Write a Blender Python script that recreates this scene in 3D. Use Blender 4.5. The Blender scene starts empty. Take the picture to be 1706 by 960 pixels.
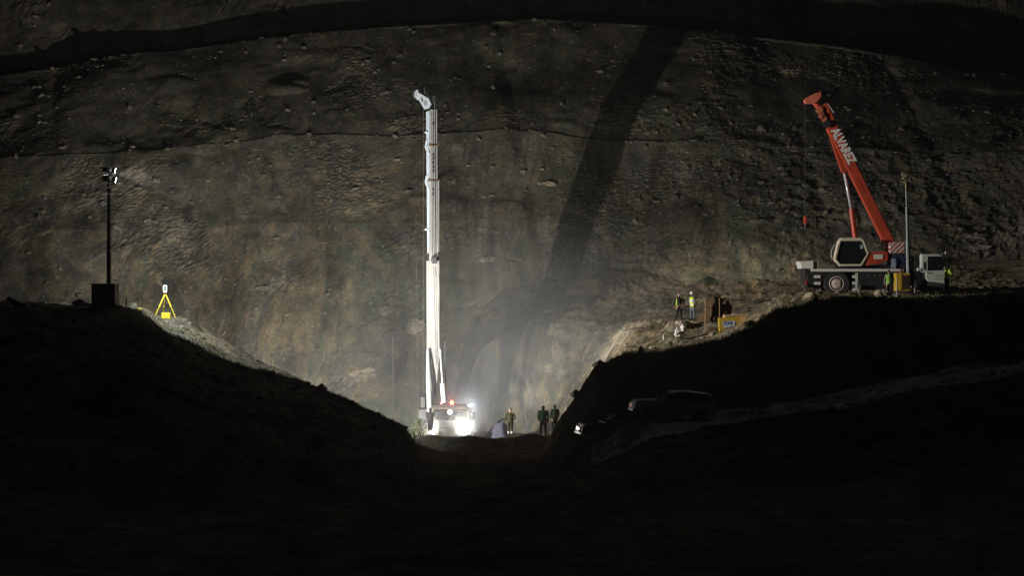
import bpy, bmesh, math, random
import numpy as np
from mathutils import Vector, Matrix, noise as mnoise
random.seed(7); rng = np.random.default_rng(7)
S = bpy.context.scene; COL = S.collection; R = math.radians
F = 3500.0                                    # focal length in photo pixels (1706 wide)

# ------------------------------------------------------------------ camera, world, light, exposure
cam = bpy.data.cameras.new('camera'); co = bpy.data.objects.new('camera', cam); COL.objects.link(co)
co.rotation_euler = (R(90), 0, 0); cam.sensor_width = 36; cam.lens = 36*F/1706; cam.clip_end = 2000
S.camera = co
W = bpy.data.worlds.new('World'); S.world = W; W.use_nodes = True
nt = W.node_tree; bg = nt.nodes['Background']
sky = nt.nodes.new('ShaderNodeTexSky'); sky.sky_type = 'NISHITA'; sky.sun_disc = False
sky.sun_elevation = R(-4); sky.sun_rotation = R(200)
nt.links.new(sky.outputs[0], bg.inputs[0]); bg.inputs[1].default_value = 0.02
sl = bpy.data.lights.new('moon', 'SUN'); sl.energy = 0.058; sl.angle = R(0.5); sl.color = (.8, .88, 1)
so = bpy.data.objects.new('moon', sl); COL.objects.link(so); so.rotation_euler = Vector((-.25, -.8, -.68)).to_track_quat('-Z', 'Y').to_euler()
vs = S.view_settings; vs.view_transform = 'Standard'; vs.look = 'None'; vs.exposure = 0; vs.gamma = 1
vs.use_curve_mapping = False
S.render.engine = 'CYCLES'
cy = S.cycles; cy.use_denoising = True; cy.denoising_prefilter = 'NONE'; cy.denoising_quality = 'HIGH';  cy.max_bounces = 5; cy.diffuse_bounces = 2; cy.glossy_bounces = 2
cy.transmission_bounces = 3; cy.volume_bounces = 0; cy.transparent_max_bounces = 6
cy.sample_clamp_indirect = 3; cy.caustics_reflective = False; cy.caustics_refractive = False

def lamp(name, kind, loc, power, color, radius=.12, aim=None, half=45, blend=.3):
    l = bpy.data.lights.new(name, kind); l.energy = power; l.color = color; l.shadow_soft_size = radius
    if kind == 'SPOT': l.spot_size = R(2*half); l.spot_blend = blend
    o = bpy.data.objects.new(name, l); COL.objects.link(o); o.location = loc
    if aim is not None: o.rotation_euler = Vector(aim).to_track_quat('-Z', 'Y').to_euler()
    return o
def azp(az, pitch):
    a, p = R(az), R(pitch); return (math.cos(a)*math.cos(p), math.sin(a)*math.cos(p), math.sin(p))

# ------------------------------------------------------------------ helpers
def P(px, py, Y): return Vector(((px-853)/F*Y, Y, (480-py)/F*Y))
def X(px, Y): return (px-853)/F*Y
def Z(py, Y): return (480-py)/F*Y
def hsh(ix, iy, iz, seed):
    h = (ix.astype(np.int64)*374761393 + iy.astype(np.int64)*668265263 + iz.astype(np.int64)*2147483647 + seed*974634777) & 0xffffffff
    h = ((h ^ (h >> 13))*1274126177) & 0xffffffff
    return ((h ^ (h >> 16)) & 0xffff)/65535.0
def vn(x, y, z, seed=0):
    xi, yi, zi = np.floor(x), np.floor(y), np.floor(z)
    fx, fy, fz = x-xi, y-yi, z-zi
    fx, fy, fz = [f*f*(3-2*f) for f in (fx, fy, fz)]
    r = 0
    for a in (0, 1):
        for b in (0, 1):
            for c in (0, 1):
                r = r + hsh(xi+a, yi+b, zi+c, seed)*(fx if a else 1-fx)*(fy if b else 1-fy)*(fz if c else 1-fz)
    return r*2-1
def fbm(x, y, z, oct=4, seed=0, gain=.5):
    r, a = 0, 1.0
    for o in range(oct):
        r = r + a*vn(x*2**o, y*2**o, z*2**o, seed+o*17); a *= gain
    return r

_m = {}
def mat(name, base, rough=.6, metal=0.0, var=.15, scale=6.0, bump=0.0, emit=None, es=0.0, spec=.5):
    if name in _m: return _m[name]
    m = bpy.data.materials.new(name); m.use_nodes = True; n = m.node_tree.nodes; L = m.node_tree.links
    b = n['Principled BSDF']; b.inputs['Roughness'].default_value = rough; b.inputs['Metallic'].default_value = metal
    b.inputs['Specular IOR Level'].default_value = spec
    tc = n.new('ShaderNodeTexCoord'); no = n.new('ShaderNodeTexNoise')
    no.inputs['Scale'].default_value = scale; no.inputs['Detail'].default_value = 5
    L.new(tc.outputs['Object'], no.inputs['Vector'])
    cr = n.new('ShaderNodeValToRGB'); L.new(no.outputs['Fac'], cr.inputs[0])
    cr.color_ramp.elements[0].position = .3; cr.color_ramp.elements[1].position = .7
    cr.color_ramp.elements[0].color = tuple(c*(1-var) for c in base)+(1,)
    cr.color_ramp.elements[1].color = tuple(min(1, c*(1+var)) for c in base)+(1,)
    L.new(cr.outputs[0], b.inputs['Base Color'])
    if bump:
        bp = n.new('ShaderNodeBump'); bp.inputs['Strength'].default_value = bump; bp.inputs['Distance'].default_value = .05
        L.new(no.outputs['Fac'], bp.inputs['Height']); L.new(bp.outputs[0], b.inputs['Normal'])
    if emit: b.inputs['Emission Color'].default_value = emit+(1,); b.inputs['Emission Strength'].default_value = es
    _m[name] = m; return m

def stripes(name, c1, c2, k, ax=1, az=1, rough=.6):
    m = bpy.data.materials.new(name); m.use_nodes = True; n = m.node_tree.nodes; L = m.node_tree.links
    b = n['Principled BSDF']; b.inputs['Roughness'].default_value = rough
    tc = n.new('ShaderNodeTexCoord'); sp = n.new('ShaderNodeSeparateXYZ'); L.new(tc.outputs['Object'], sp.inputs[0])
    def ma(op, a, bb):
        q = n.new('ShaderNodeMath'); q.operation = op
        for i, v in enumerate((a, bb)):
            if v is None: continue
            if isinstance(v, (int, float)): q.inputs[i].default_value = v
            else: L.new(v, q.inputs[i])
        return q.outputs[0]
    s = ma('ADD', ma('MULTIPLY', sp.outputs[0], ax*k), ma('MULTIPLY', sp.outputs[2], az*k))
    f = ma('GREATER_THAN', ma('FRACT', s, None), .5)
    mx = n.new('ShaderNodeMix'); mx.data_type = 'RGBA'; L.new(f, mx.inputs[0])
    mx.inputs[6].default_value = c1+(1,); mx.inputs[7].default_value = c2+(1,)
    L.new(mx.outputs[2], b.inputs['Base Color']); return m

class MB:
    def __init__(s, o=(0, 0, 0)): s.v = []; s.f = []; s.m = []; s.o = Vector(o)
    def add(s, vs, fs, mi=0):
        k = len(s.v); s.v += [Vector(v)-s.o for v in vs]
        for f in fs: s.f.append([k+i for i in f]); s.m.append(mi)
        return s
    def box(s, lo, hi, mi=0):
        a, b = lo, hi
        v = [(x, y, z) for x in (a[0], b[0]) for y in (a[1], b[1]) for z in (a[2], b[2])]
        return s.add(v, [(0, 1, 3, 2), (4, 6, 7, 5), (0, 4, 5, 1), (2, 3, 7, 6), (0, 2, 6, 4), (1, 5, 7, 3)], mi)
    def prism(s, xz, y0, y1, mi=0):
        n = len(xz)
        v = [(x, y0, z) for x, z in xz]+[(x, y1, z) for x, z in xz]
        f = [list(range(n)), list(range(2*n-1, n-1, -1))]+[(i, n+i, n+(i+1) % n, (i+1) % n) for i in range(n)]
        return s.add(v, f, mi)
    def prismw(s, xz, w, mi=0):          # width w(z) each side
        n = len(xz)
        v = [(x, -w(z), z) for x, z in xz]+[(x, w(z), z) for x, z in xz]
        f = [list(range(n)), list(range(2*n-1, n-1, -1))]+[(i, n+i, n+(i+1) % n, (i+1) % n) for i in range(n)]
        return s.add(v, f, mi)
    def tube(s, pts, r, n=8, mi=0, sx=1.0):
        pts = [Vector(p) for p in pts]; rs = r if isinstance(r, (list, tuple)) else [r]*len(pts)
        v = []; up = None
        for i, p in enumerate(pts):
            d = (pts[min(i+1, len(pts)-1)]-pts[max(i-1, 0)]).normalized()
            if up is None: up = Vector((0, 0, 1)) if abs(d.z) < .9 else Vector((1, 0, 0))
            a = d.cross(up).normalized(); b = a.cross(d).normalized(); up = b
            for k in range(n):
                t = 2*math.pi*k/n; v.append(p+(a*math.cos(t)*sx+b*math.sin(t))*rs[i])
        f = [(i*n+k, i*n+(k+1) % n, (i+1)*n+(k+1) % n, (i+1)*n+k) for i in range(len(pts)-1) for k in range(n)]
        f += [list(range(n-1, -1, -1)), list(range((len(pts)-1)*n, len(pts)*n))]
        return s.add(v, f, mi)
    def lathe(s, prof, c, axis='Z', n=20, mi=0):   # prof: (radius, height)
        v = []
        for r, h in prof:
            for k in range(n):
                t = 2*math.pi*k/n; a, b = r*math.cos(t), r*math.sin(t)
                v.append(Vector(c)+Vector({'Z': (a, b, h), 'Y': (a, h, b), 'X': (h, a, b)}[axis]))
        f = [(i*n+k, i*n+(k+1) % n, (i+1)*n+(k+1) % n, (i+1)*n+k) for i in range(len(prof)-1) for k in range(n)]
        f += [list(range(n-1, -1, -1)), list(range((len(prof)-1)*n, len(prof)*n))]
        return s.add(v, f, mi)
    def ball(s, c, r, n=12, mi=0, rot=None):
        r = (r, r, r) if isinstance(r, (int, float)) else r
        v = []; m = n//2+1
        for i in range(m+1):
            ph = math.pi*i/m
            for k in range(n):
                t = 2*math.pi*k/n
                q = Vector((r[0]*math.sin(ph)*math.cos(t), r[1]*math.sin(ph)*math.sin(t), r[2]*math.cos(ph)))
                v.append(Vector(c)+(rot @ q if rot else q))
        f = [(i*n+k, (i+1)*n+k, (i+1)*n+(k+1) % n, i*n+(k+1) % n) for i in range(m) for k in range(n)]
        return s.add(v, f, mi)
    def rings(s, rings, n=16, mi=0):    # (cx,cy,z,rx,ry)
        v = []
        for cx, cy_, z, rx, ry in rings:
            for k in range(n):
                t = 2*math.pi*k/n; v.append((cx+rx*math.cos(t), cy_+ry*math.sin(t), z))
        f = [(i*n+k, i*n+(k+1) % n, (i+1)*n+(k+1) % n, (i+1)*n+k) for i in range(len(rings)-1) for k in range(n)]
        f += [list(range(n-1, -1, -1)), list(range((len(rings)-1)*n, len(rings)*n))]
        return s.add(v, f, mi)
    def build(s, name, mats, parent=None, bevel=0, smooth=False, weld=True):
        me = bpy.data.meshes.new(name); me.from_pydata(s.v, [], s.f)
        for m in (mats if isinstance(mats, (list, tuple)) else [mats]): me.materials.append(m)
        me.polygons.foreach_set('material_index', s.m)
        bm = bmesh.new(); bm.from_mesh(me)
        if weld: bmesh.ops.remove_doubles(bm, verts=bm.verts, dist=1e-5)
        bmesh.ops.recalc_face_normals(bm, faces=bm.faces); bm.to_mesh(me); bm.free()
        if smooth: me.polygons.foreach_set('use_smooth', [True]*len(me.polygons))
        o = bpy.data.objects.new(name, me); COL.objects.link(o)
        if parent: o.parent = parent
        else: o.location = s.o
        if bevel:
            b = o.modifiers.new('bevel', 'BEVEL'); b.width = bevel; b.segments = 2; b.limit_method = 'ANGLE'; b.angle_limit = R(40)
        return o
def tag(o, label=None, cat=None, group=None, kind=None):
    for k, v in (('label', label), ('category', cat), ('group', group), ('kind', kind)):
        if v: o[k] = v
    return o
def thing(name, label, cat, loc=(0, 0, 0), rz=0, group=None):
    o = bpy.data.objects.new(name, None); COL.objects.link(o); o.location = loc; o.rotation_euler = (0, 0, rz)
    o.empty_display_size = .3
    return tag(o, label, cat, group)
def text_mesh(name, body, m, origin, r, up, width, height, parent, depth=.006, bold=.012):
    cu = bpy.data.curves.new(name, 'FONT'); cu.body = body; cu.extrude = depth; cu.offset = bold; cu.resolution_u = 3
    t = bpy.data.objects.new('tmp', cu); COL.objects.link(t)
    dg = bpy.context.evaluated_depsgraph_get(); me = bpy.data.meshes.new_from_object(t.evaluated_get(dg))
    bpy.data.objects.remove(t)
    co_ = np.array([v.co for v in me.vertices]); lo, hi = co_.min(0), co_.max(0)
    r, up = Vector(r).normalized(), Vector(up).normalized(); nrm = r.cross(up)
    for v in me.vertices:
        u = (v.co.x-lo[0])/(hi[0]-lo[0])*width; w = (v.co.y-lo[1])/(hi[1]-lo[1])*height
        v.co = Vector(origin)+r*u+up*w+nrm*v.co.z
    me.materials.clear(); me.materials.append(m)
    me.name = name; o = bpy.data.objects.new(name, me); COL.objects.link(o)
    o.parent = parent; return o

# ------------------------------------------------------------------ soil and rock materials
def earth(name, cols, patch=.07, pale=(.34, .28, .19), pale_at=.66, mul=1.0, bump=.9, speck=1.0, veg=None):
    m = bpy.data.materials.new(name); m.use_nodes = True; n = m.node_tree.nodes; L = m.node_tree.links
    b = n['Principled BSDF']; b.inputs['Roughness'].default_value = .95; b.inputs['Specular IOR Level'].default_value = 0.0
    g = n.new('ShaderNodeNewGeometry')
    def noise(sc, det=6, rough=.6, dist=0.0, vec=None):
        q = n.new('ShaderNodeTexNoise'); q.inputs['Scale'].default_value = sc; q.inputs['Detail'].default_value = det
        q.inputs['Roughness'].default_value = rough; q.inputs['Distortion'].default_value = dist
        L.new(vec or g.outputs['Position'], q.inputs['Vector']); return q.outputs['Fac']
    def ramp(f, stops):
        c = n.new('ShaderNodeValToRGB'); L.new(f, c.inputs[0]); e = c.color_ramp.elements
        while len(e) < len(stops): e.new(.5)
        for el, (p, cc) in zip(e, stops): el.position = p; el.color = (cc if len(cc) == 4 else tuple(cc)+(1,))
        return c.outputs[0]
    def mix(f, a, c, mode='MIX'):
        q = n.new('ShaderNodeMix'); q.data_type = 'RGBA'; q.blend_type = mode
        if isinstance(f, float): q.inputs[0].default_value = f
        else: L.new(f, q.inputs[0])
        for i, v in ((6, a), (7, c)):
            if isinstance(v, tuple): q.inputs[i].default_value = v if len(v) == 4 else v+(1,)
            else: L.new(v, q.inputs[i])
        return q.outputs[2]
    mp = n.new('ShaderNodeMapping'); mp.inputs['Scale'].default_value = (1.6, 1, .55); mp.inputs['Rotation'].default_value = (0, R(18), 0)
    L.new(g.outputs['Position'], mp.inputs['Vector'])
    k = len(cols)
    c = ramp(noise(patch, 9, .68, 1.8, mp.outputs[0]), [(.3+.4*i/(k-1), tuple(v*mul for v in cols[i])) for i in range(k)])
    grey = ramp(noise(.45, 6, .65, .6), [(.3, (.55, .55, .57)), (.52, (1, 1, 1)), (.72, (1.5, 1.42, 1.28))])
    c = mix(1.0, c, grey, 'MULTIPLY')
    fine = ramp(noise(4.5, 6, .75), [(.3, (.6, .6, .6)), (.7, (1.4, 1.4, 1.4))])
    mp3 = n.new('ShaderNodeMapping'); mp3.inputs['Scale'].default_value = (1.5, .6, .5); L.new(g.outputs['Position'], mp3.inputs['Vector'])
    stain = ramp(noise(.16, 8, .7, 1.0, mp3.outputs[0]), [(.38, (.55, .54, .54)), (.52, (1, 1, 1)), (.68, (1.22, 1.2, 1.14))]); c = mix(1.0, c, stain, 'MULTIPLY')
    c = mix(1.0, c, fine, 'MULTIPLY')
    mp2 = n.new('ShaderNodeMapping'); mp2.inputs['Scale'].default_value = (.5, .5, 1.1); mp2.inputs['Rotation'].default_value = (0, R(-20), 0)
    L.new(g.outputs['Position'], mp2.inputs['Vector'])
    pm = ramp(noise(.42, 8, .68, 1.0, mp2.outputs[0]), [(pale_at, (0, 0, 0)), (pale_at+.06, (1, 1, 1))])
    c = mix(pm, c, tuple(v*mul for v in pale))
    vo = n.new('ShaderNodeTexVoronoi'); vo.inputs['Scale'].default_value = 2.3; L.new(g.outputs['Position'], vo.inputs['Vector'])
    sp = ramp(vo.outputs['Distance'], [(.10, (.8*speck,)*3), (.2, (0, 0, 0))])
    sel = n.new('ShaderNodeSeparateColor'); L.new(vo.outputs['Color'], sel.inputs[0])
    gt = n.new('ShaderNodeMath'); gt.operation = 'GREATER_THAN'; gt.inputs[1].default_value = .8; L.new(sel.outputs[0], gt.inputs[0])
    mm = n.new('ShaderNodeMath'); mm.operation = 'MULTIPLY'; L.new(sp, mm.inputs[0]); L.new(gt.outputs[0], mm.inputs[1])
    c = mix(mm.outputs[0], c, tuple(v*mul for v in (.36, .34, .31)))
    if veg:
        vm = ramp(noise(.9, 8, .75, 0), [(.52, (0, 0, 0)), (.62, (1, 1, 1))]); c = mix(vm, c, veg)
    L.new(c, b.inputs['Base Color'])
    h1 = noise(1.1, 8, .7); bp = n.new('ShaderNodeBump'); bp.inputs['Strength'].default_value = bump*.25; bp.inputs['Distance'].default_value = .15
    L.new(h1, bp.inputs['Height'])
    h2 = noise(7.0, 5, .7); bp2 = n.new('ShaderNodeBump'); bp2.inputs['Strength'].default_value = bump*.3; bp2.inputs['Distance'].default_value = .1
    L.new(h2, bp2.inputs['Height']); L.new(bp.outputs[0], bp2.inputs['Normal']); L.new(bp2.outputs[0], b.inputs['Normal'])
    return m
M_WALL = earth('schist hillside', pale_at=.625, cols=[(.12, .11, .095), (.18, .155, .105), (.095, .107, .083), (.17, .14, .095), (.10, .10, .09), (.19, .165, .125), (.115, .12, .10), (.15, .11, .085)], mul=1.5)
M_SOIL = earth('loose soil', [(.15, .125, .09), (.19, .15, .10), (.13, .115, .09), (.21, .165, .105)], mul=1.5, patch=.12, pale_at=.7, veg=(.07, .075, .04))
M_STONE = earth('broken stone', [(.17, .16, .145), (.24, .21, .16), (.15, .15, .14), (.22, .18, .13)], mul=1.35, patch=.5, bump=.5)
M_PALE = earth('pale rock', [(.34, .29, .21), (.42, .36, .27), (.30, .27, .22)], patch=.6, bump=.7)

# ------------------------------------------------------------------ terrain
def st(Y, pts): return (Y, [(X(p, Y), z) for p, z in pts])
def sty(Y, pts): return (Y, [(X(p, Y), Z(y, Y)) for p, y in pts])
FL = -10.2
stations = [
 (-12, [(0, -1.7)]), (0, [(0, -1.75)]), (62, [(0, FL)]),
 st(92, [(-300, -8), (0, -8.8), (230, -9.4), (500, FL), (1706, FL)]),
 st(102, [(-300, -5.0), (0, -5.4), (230, -6.0), (500, -9.3), (690, FL), (960, FL), (1090, -9.9), (1400, -9.6), (1706, -7.5), (2000, -6.5)]),
 st(108, [(-300, -2.6), (0, -2.9), (230, -3.9), (500, -8.2), (690, FL), (900, FL), (1000, -8.9), (1095, -7.5), (1335, -6.45), (1565, -5.1), (1706, -4.2), (2000, -3.2)]),
 st(117, [(-300, -.75), (0, -.85), (140, -1.0), (225, -1.4), (300, -3.7), (400, -5.4), (500, -6.6), (640, -9.0), (700, FL), (900, FL), (940, -9.8), (1000, -8.8), (1100, -7.3), (1196, -6.9), (1400, -5.75), (1611, -4.5), (1706, -4.1), (2000, -3.1)]),
 sty(122, [(-300, 496), (0, 503), (60, 505), (140, 509), (230, 515), (249, 530), (277, 550), (334, 574), (401, 607), (500, 634), (560, 656), (640, 691), (676, 708), (705, 773), (890, 773), (935, 692), (960, 658), (990, 616), (1040, 600), (1120, 599), (1180, 590), (1240, 561), (1300, 519), (1400, 505), (1500, 503), (1706, 497), (2000, 480)]),
 st(128, [(-300, -.7), (0, -.8), (140, -.95), (240, -1.22), (292, -1.75), (322, -2.1), (377, -3.15), (434, -4.35), (474, -5.05), (520, -6.1), (600, -7.35), (690, -9.4), (730, FL), (920, FL), (945, -9), (1000, -4.9), (1040, -3.5), (1100, -3.0), (1180, -2.8), (1235, -2.2), (1300, -.75), (1340, -.5), (1500, -.45), (1706, -.5), (2000, .4)]),
 st(136, [(-300, -.8), (0, -1.2), (230, -1.9), (300, -4.2), (400, -7.5), (500, -9.6), (600, FL), (930, FL), (960, -9), (1020, -4.6), (1060, -2.9), (1150, -2.35), (1230, -2.0), (1290, -.7), (1340, -.35), (1706, -.35), (2000, .5)]),
 st(148, [(-300, -1), (0, -2), (200, -4), (400, -9), (560, FL), (925, FL), (985, -6.5), (1035, -3.0), (1080, -2.4), (1150, -2.3), (1300, -1.2), (1500, -.2), (2000, 1)]),
 st(154, [(-300, -1), (0, -2), (200, -5), (400, -11), (560, -13), (820, -13), (870, -12), (930, -8.2), (1000, -3.8), (1050, -2.5), (1150, -2.3), (1300, -1.2), (1500, .4), (2000, 1.5)]),
 st(157, [(-300, -1), (0, -2), (200, -6), (400, -12), (560, -15), (760, -15), (800, -13.5), (835, -10), (870, -7.3), (920, -5.0), (975, -3.3), (1040, -2.5), (1150, -2.2), (1500, .8), (2000, 2)]),
 st(159.5, [(-300, -1), (0, -2.5), (200, -7), (400, -13), (560, -15), (725, -15), (765, -9), (800, -4.6), (840, -3.1), (900, -2.7), (1000, -2.3), (1150, -2.1), (1500, 1.0), (2000, 2.2)]),
 st(166, [(-300, -1), (0, -3), (200, -8), (400, -14), (560, -15), (715, -15), (750, -6), (790, -2.6), (840, -1.2), (900, -.9), (1000, -.8), (1150, -.9), (1500, 1.4), (2000, 2.5)]),
 st(169.5, [(-300, -1), (0, -3), (200, -8), (400, -14), (560, -15), (715, -15), (750, -6), (790, -.5), (840, 1.2), (900, 1.4), (1000, 1.4), (1150, 1.0), (1500, 1.9), (2000, 3)]),
 (190, [(0, -16)]),
]
pads = []      # (x, y, z, radius)
def pad(px, py, Y, r): pads.append((X(px, Y), Y, Z(py, Y), r)); return P(px, py, Y)
# objects that stand on the ground shape it where they stand
PD = dict(
 tower=pad(175, 513, 119, 1.5), tripod=pad(275, 529, 127, 1.3), case=pad(277, 531, 125.6, .6),
 p1=pad(1131, 535, 133, .7), p2=pad(1154, 534, 134.5, .7), p3=pad(1481, 496, 131, .6), p4=pad(1577, 489, 133.5, .6), p5=pad(1518, 490, 132.8, .6),
 p6=pad(717, 724.5, 141.4, .5), p7=pad(850, 727, 140, .9), p8=pad(905, 727, 138, .9), p9=pad(924, 722, 140, .8), p10=pad(1696, 612, 121, 1.0), p11=pad(1043, 703, 119.5, .6),
 gen=pad(1502, 488, 132.2, .9), bundle=pad(1134, 563, 127, .8), sign=pad(1214, 565, 127.6, .8), ply=pad(1224, 561, 129.6, .9),
 suv=pad(1120, 700, 113, 2.6), pick=pad(1030, 737, 116, 2.4), heap=pad(1190, 545, 136, 1.6), crate=pad(1187, 562, 129, .7),
 crane=pad(1389, 495, 136, 2.0), crane2=pad(1450, 494, 136, 2.0), crane3=pad(1520, 493, 136, 2.5), wcrane=pad(752, 726.5, 147, 5.5),
)
def tz(x, y, rough=True):
    x = np.asarray(x, float); y = np.asarray(y, float)
    zs = np.stack([np.interp(x, [p[0] for p in pts], [p[1] for p in pts]) for _, pts in stations])
    Ys = np.array([s_[0] for s_ in stations], float)
    k = np.clip(np.searchsorted(Ys, y)-1, 0, len(Ys)-2)
    t = np.clip((y-Ys[k])/(Ys[k+1]-Ys[k]), 0, 1)
    z = np.take_along_axis(zs, k[None], 0)[0]*(1-t)+np.take_along_axis(zs, (k+1)[None], 0)[0]*t
    amp = np.clip((y-60)/30, 0, 1)
    if rough:
        nz = .22*fbm(x/4.2, y/4.2, z/4.2, 3, 5)+.13*fbm(x/1.1, y/1.1, z*0+.5, 3, 9)
        nz = nz-.02
        nz = nz*(1-.85*np.clip((-9.2-z)/.6, 0, 1)*np.clip((144-y)/2, 0, 1))
        z = z+nz*amp
    pxv = 853+x/np.maximum(y, 1)*F
    z = z+.66*np.exp(-((y-135.0-.5*np.sin(x*.7))/1.1)**2)*np.clip((pxv-670)/40, 0, 1)*np.clip((945-pxv)/40, 0, 1)*np.clip((-9.3-z)/.5, 0, 1)*(1+.18*vn(x/1.3, y*0, y*0, 70))   # low ridge added to block headlight light on the near floor
    for (a, b, c, r) in pads:
        d = np.hypot(x-a, y-b); w = np.clip(1-(d-r*.8)/(r*.9), 0, 1); w = w*w*(3-2*w); z = z*(1-w)+c*w
    return z
def gz(x, y): return float(tz(np.array([x]), np.array([y]))[0])
def grid_mesh(name, VX, VY, VZ, m, smooth=True):
    nr, nc = VX.shape
    me = bpy.data.meshes.new(name)
    v = np.stack([VX, VY, VZ], -1).reshape(-1, 3)
    i = np.arange(nr*nc).reshape(nr, nc)
    f = np.stack([i[:-1, :-1], i[:-1, 1:], i[1:, 1:], i[1:, :-1]], -1).reshape(-1, 4)
    me.vertices.add(len(v)); me.vertices.foreach_set('co', v.ravel())
    me.loops.add(f.size); me.loops.foreach_set('vertex_index', f.ravel())
    me.polygons.add(len(f)); me.polygons.foreach_set('loop_start', np.arange(0, f.size, 4))
    me.polygons.foreach_set('use_smooth', [smooth]*len(f))
    me.update(); me.validate(); me.materials.append(m)
    o = bpy.data.objects.new(name, me); COL.objects.link(o); return o
gx = np.concatenate([np.arange(-110, -36, 2.5), np.arange(-36, 36, .27), np.arange(36, 111, 2.5)])
gy = np.concatenate([np.arange(-12, 60, 4), np.arange(60, 98, .9), np.arange(98, 172, .27), np.arange(172, 176, .8)])
GX, GY = np.meshgrid(gx, gy)
GZ = tz(GX.ravel(), GY.ravel()).reshape(GX.shape)
bk = np.clip((GY-137)/4, 0, 1)*np.clip((GZ+10.4)/.8, 0, 1)
GZ = GZ+bk*(.10*fbm(GX/.8, GY/.8, GX*0, 2, 88)+.04*rng.standard_normal(GX.shape))
GZ = GZ+.028*rng.standard_normal(GX.shape)*np.clip((GY-85)/20, .25, 1)*np.where((np.abs(GX) < 7) & (GY < 143) & (GZ < -9.6), .4, 1)
gr = tag(grid_mesh('ground', GX, GY, GZ, M_SOIL, False), kind='structure')
gr.data.materials.append(M_WALL)      # the cut rock of the pit side behind the floor
cyx = (GX[:-1, :-1]+.8*vn(GX[:-1, :-1]/2, GY[:-1, :-1]/2, GX[:-1, :-1]*0, 99)); cyy = GY[:-1, :-1]+1.5*vn(GX[:-1, :-1]/3, GY[:-1, :-1]/3, GX[:-1, :-1]*0, 98); czz = GZ[:-1, :-1]
gr.data.polygons.foreach_set('material_index', ((cyy > 141) & (czz < -2.75) & (czz > -10.0) | (cyy > 150) & (czz < -2.75)).astype(np.int32).ravel())


rpx = np.linspace(985, 1960, 170)
near = np.interp(rpx, [985, 1095, 1335, 1565, 1706, 1960], [107.6, 107.9, 108.2, 108.4, 108.6, 109]); far = near+np.interp(rpx, [985, 1100, 1400, 1960], [9.5, 9, 8.2, 8])
tt = np.linspace(0, 1, 34)[:, None]; RY = near[None]*(1-tt)+far[None]*tt+.25*vn(rpx/23, rpx*0, rpx*0, 61)[None]; RX = (rpx[None]-853)/F*RY
M_ROAD = earth('pale gravel road', [(.26, .24, .20), (.30, .27, .22), (.23, .21, .18)], mul=1.8, patch=.3, pale_at=.75, bump=.5)
tag(grid_mesh('road', RX, RY, tz(RX.ravel(), RY.ravel()).reshape(RX.shape)+.03, M_ROAD), kind='structure')
# hillside: three cut faces with two benches between them
wx = np.concatenate([np.arange(-120, -52, 2.5), np.arange(-52, 54, .23), np.arange(54, 121, 2.5)])
def lip1(x): return np.interp(x, [X(p, 178) for p in (0, 300, 500, 700, 1000, 1200, 1400, 1706)], [Z(y, 178) for y in (259, 246, 228, 222, 229, 236, 241, 256)])
def lip2(x): return np.interp(x, [X(p, 193) for p in (0, 300, 500, 700, 900, 1100, 1400, 1706)], [Z(y, 193) for y in (126, 84, 56, 42, 32, 43, 78, 130)])
def wall_profile(x):
    z1, z2 = lip1(x), lip2(x); bw = np.interp(x, [-50, 0, 50], [3.6, 4.8, 6.4])
    ox = .9*vn(x/14, x*0+.3, x*0, 3)+.35*vn(x/4, x*0+.7, x*0, 4)
    Ys = [158+0*x, 164+0*x, 171.5+0*x, 178+ox, 178.35+ox, 193-ox*.6, 193-ox*.6+bw, 193+bw+22, 193+bw+60]
    Zs = [-16+0*x, -6+0*x, z1*.42, z1, z1+.1, z2, z2+.15, z2+25, z2+28]
    return np.stack(Ys), np.stack(Zs)
KY, KZ = wall_profile(wx)
segn = [50, 60, 66, 5, 84, 26, 60, 14]
rowsY, rowsZ, rowL = [], [], []
for s_, n_ in enumerate(segn):
    for t in np.arange(n_)/n_:
        rowsY.append(KY[s_]*(1-t)+KY[s_+1]*t); rowsZ.append(KZ[s_]*(1-t)+KZ[s_+1]*t)
        e = 1.0
        if s_ == 3: e = 1.0
        if s_ == 5: e = .35
        rowL.append(e)
WY, WZ = np.array(rowsY), np.array(rowsZ); WX = np.repeat(wx[None], len(WY), 0)
LV = np.array(rowL)[:, None]
x_, y_, z_ = WX, WY, WZ
patch_ = np.clip(fbm(x_/4.5, y_/4.5, z_/3.5, 3, 77)*1.3+.25, 0, 1)**1.5
rub = np.clip((x_-12)/10, 0, 1)*np.clip((16-z_)/5, 0, 1)
patch_ = np.clip(patch_+.45*rub, 0, 1.2)
d = .9*vn(x_/9, y_/9, z_/9, 21)+.12*fbm(x_/3.3, y_/3.3, z_/3.3, 2, 22)+.42*np.clip(fbm(x_/5, y_/5, z_/3, 3, 52)-.45, 0, 1)-.35*np.clip(fbm(x_/4, y_/4, z_/7, 3, 57)-.55, 0, 1)
d = d+patch_*(.08*fbm(x_/.8, y_/.8, z_/.8, 2, 23, .7)+.045*rng.standard_normal(x_.shape))+.006*rng.standard_normal(x_.shape)
rid = (1-np.abs(fbm(x_/1.3, y_/1.3, z_/1.3, 3, 31))); d = d+rub*.26*(rid-.6)
gul = 1-np.abs(vn(x_/5+.15*z_/5, y_*0+.2, z_/22, 41)); d = d-.45*np.clip(gul-.75, 0, 1)*4*.5
d = d*LV
WY2 = WY-d*.7; WZ2 = WZ+d*.7*np.where(LV < 1, .5, 1.0)
WALL = tag(grid_mesh('hillside', WX, WY2, WZ2, M_WALL, False), kind='structure')
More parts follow.
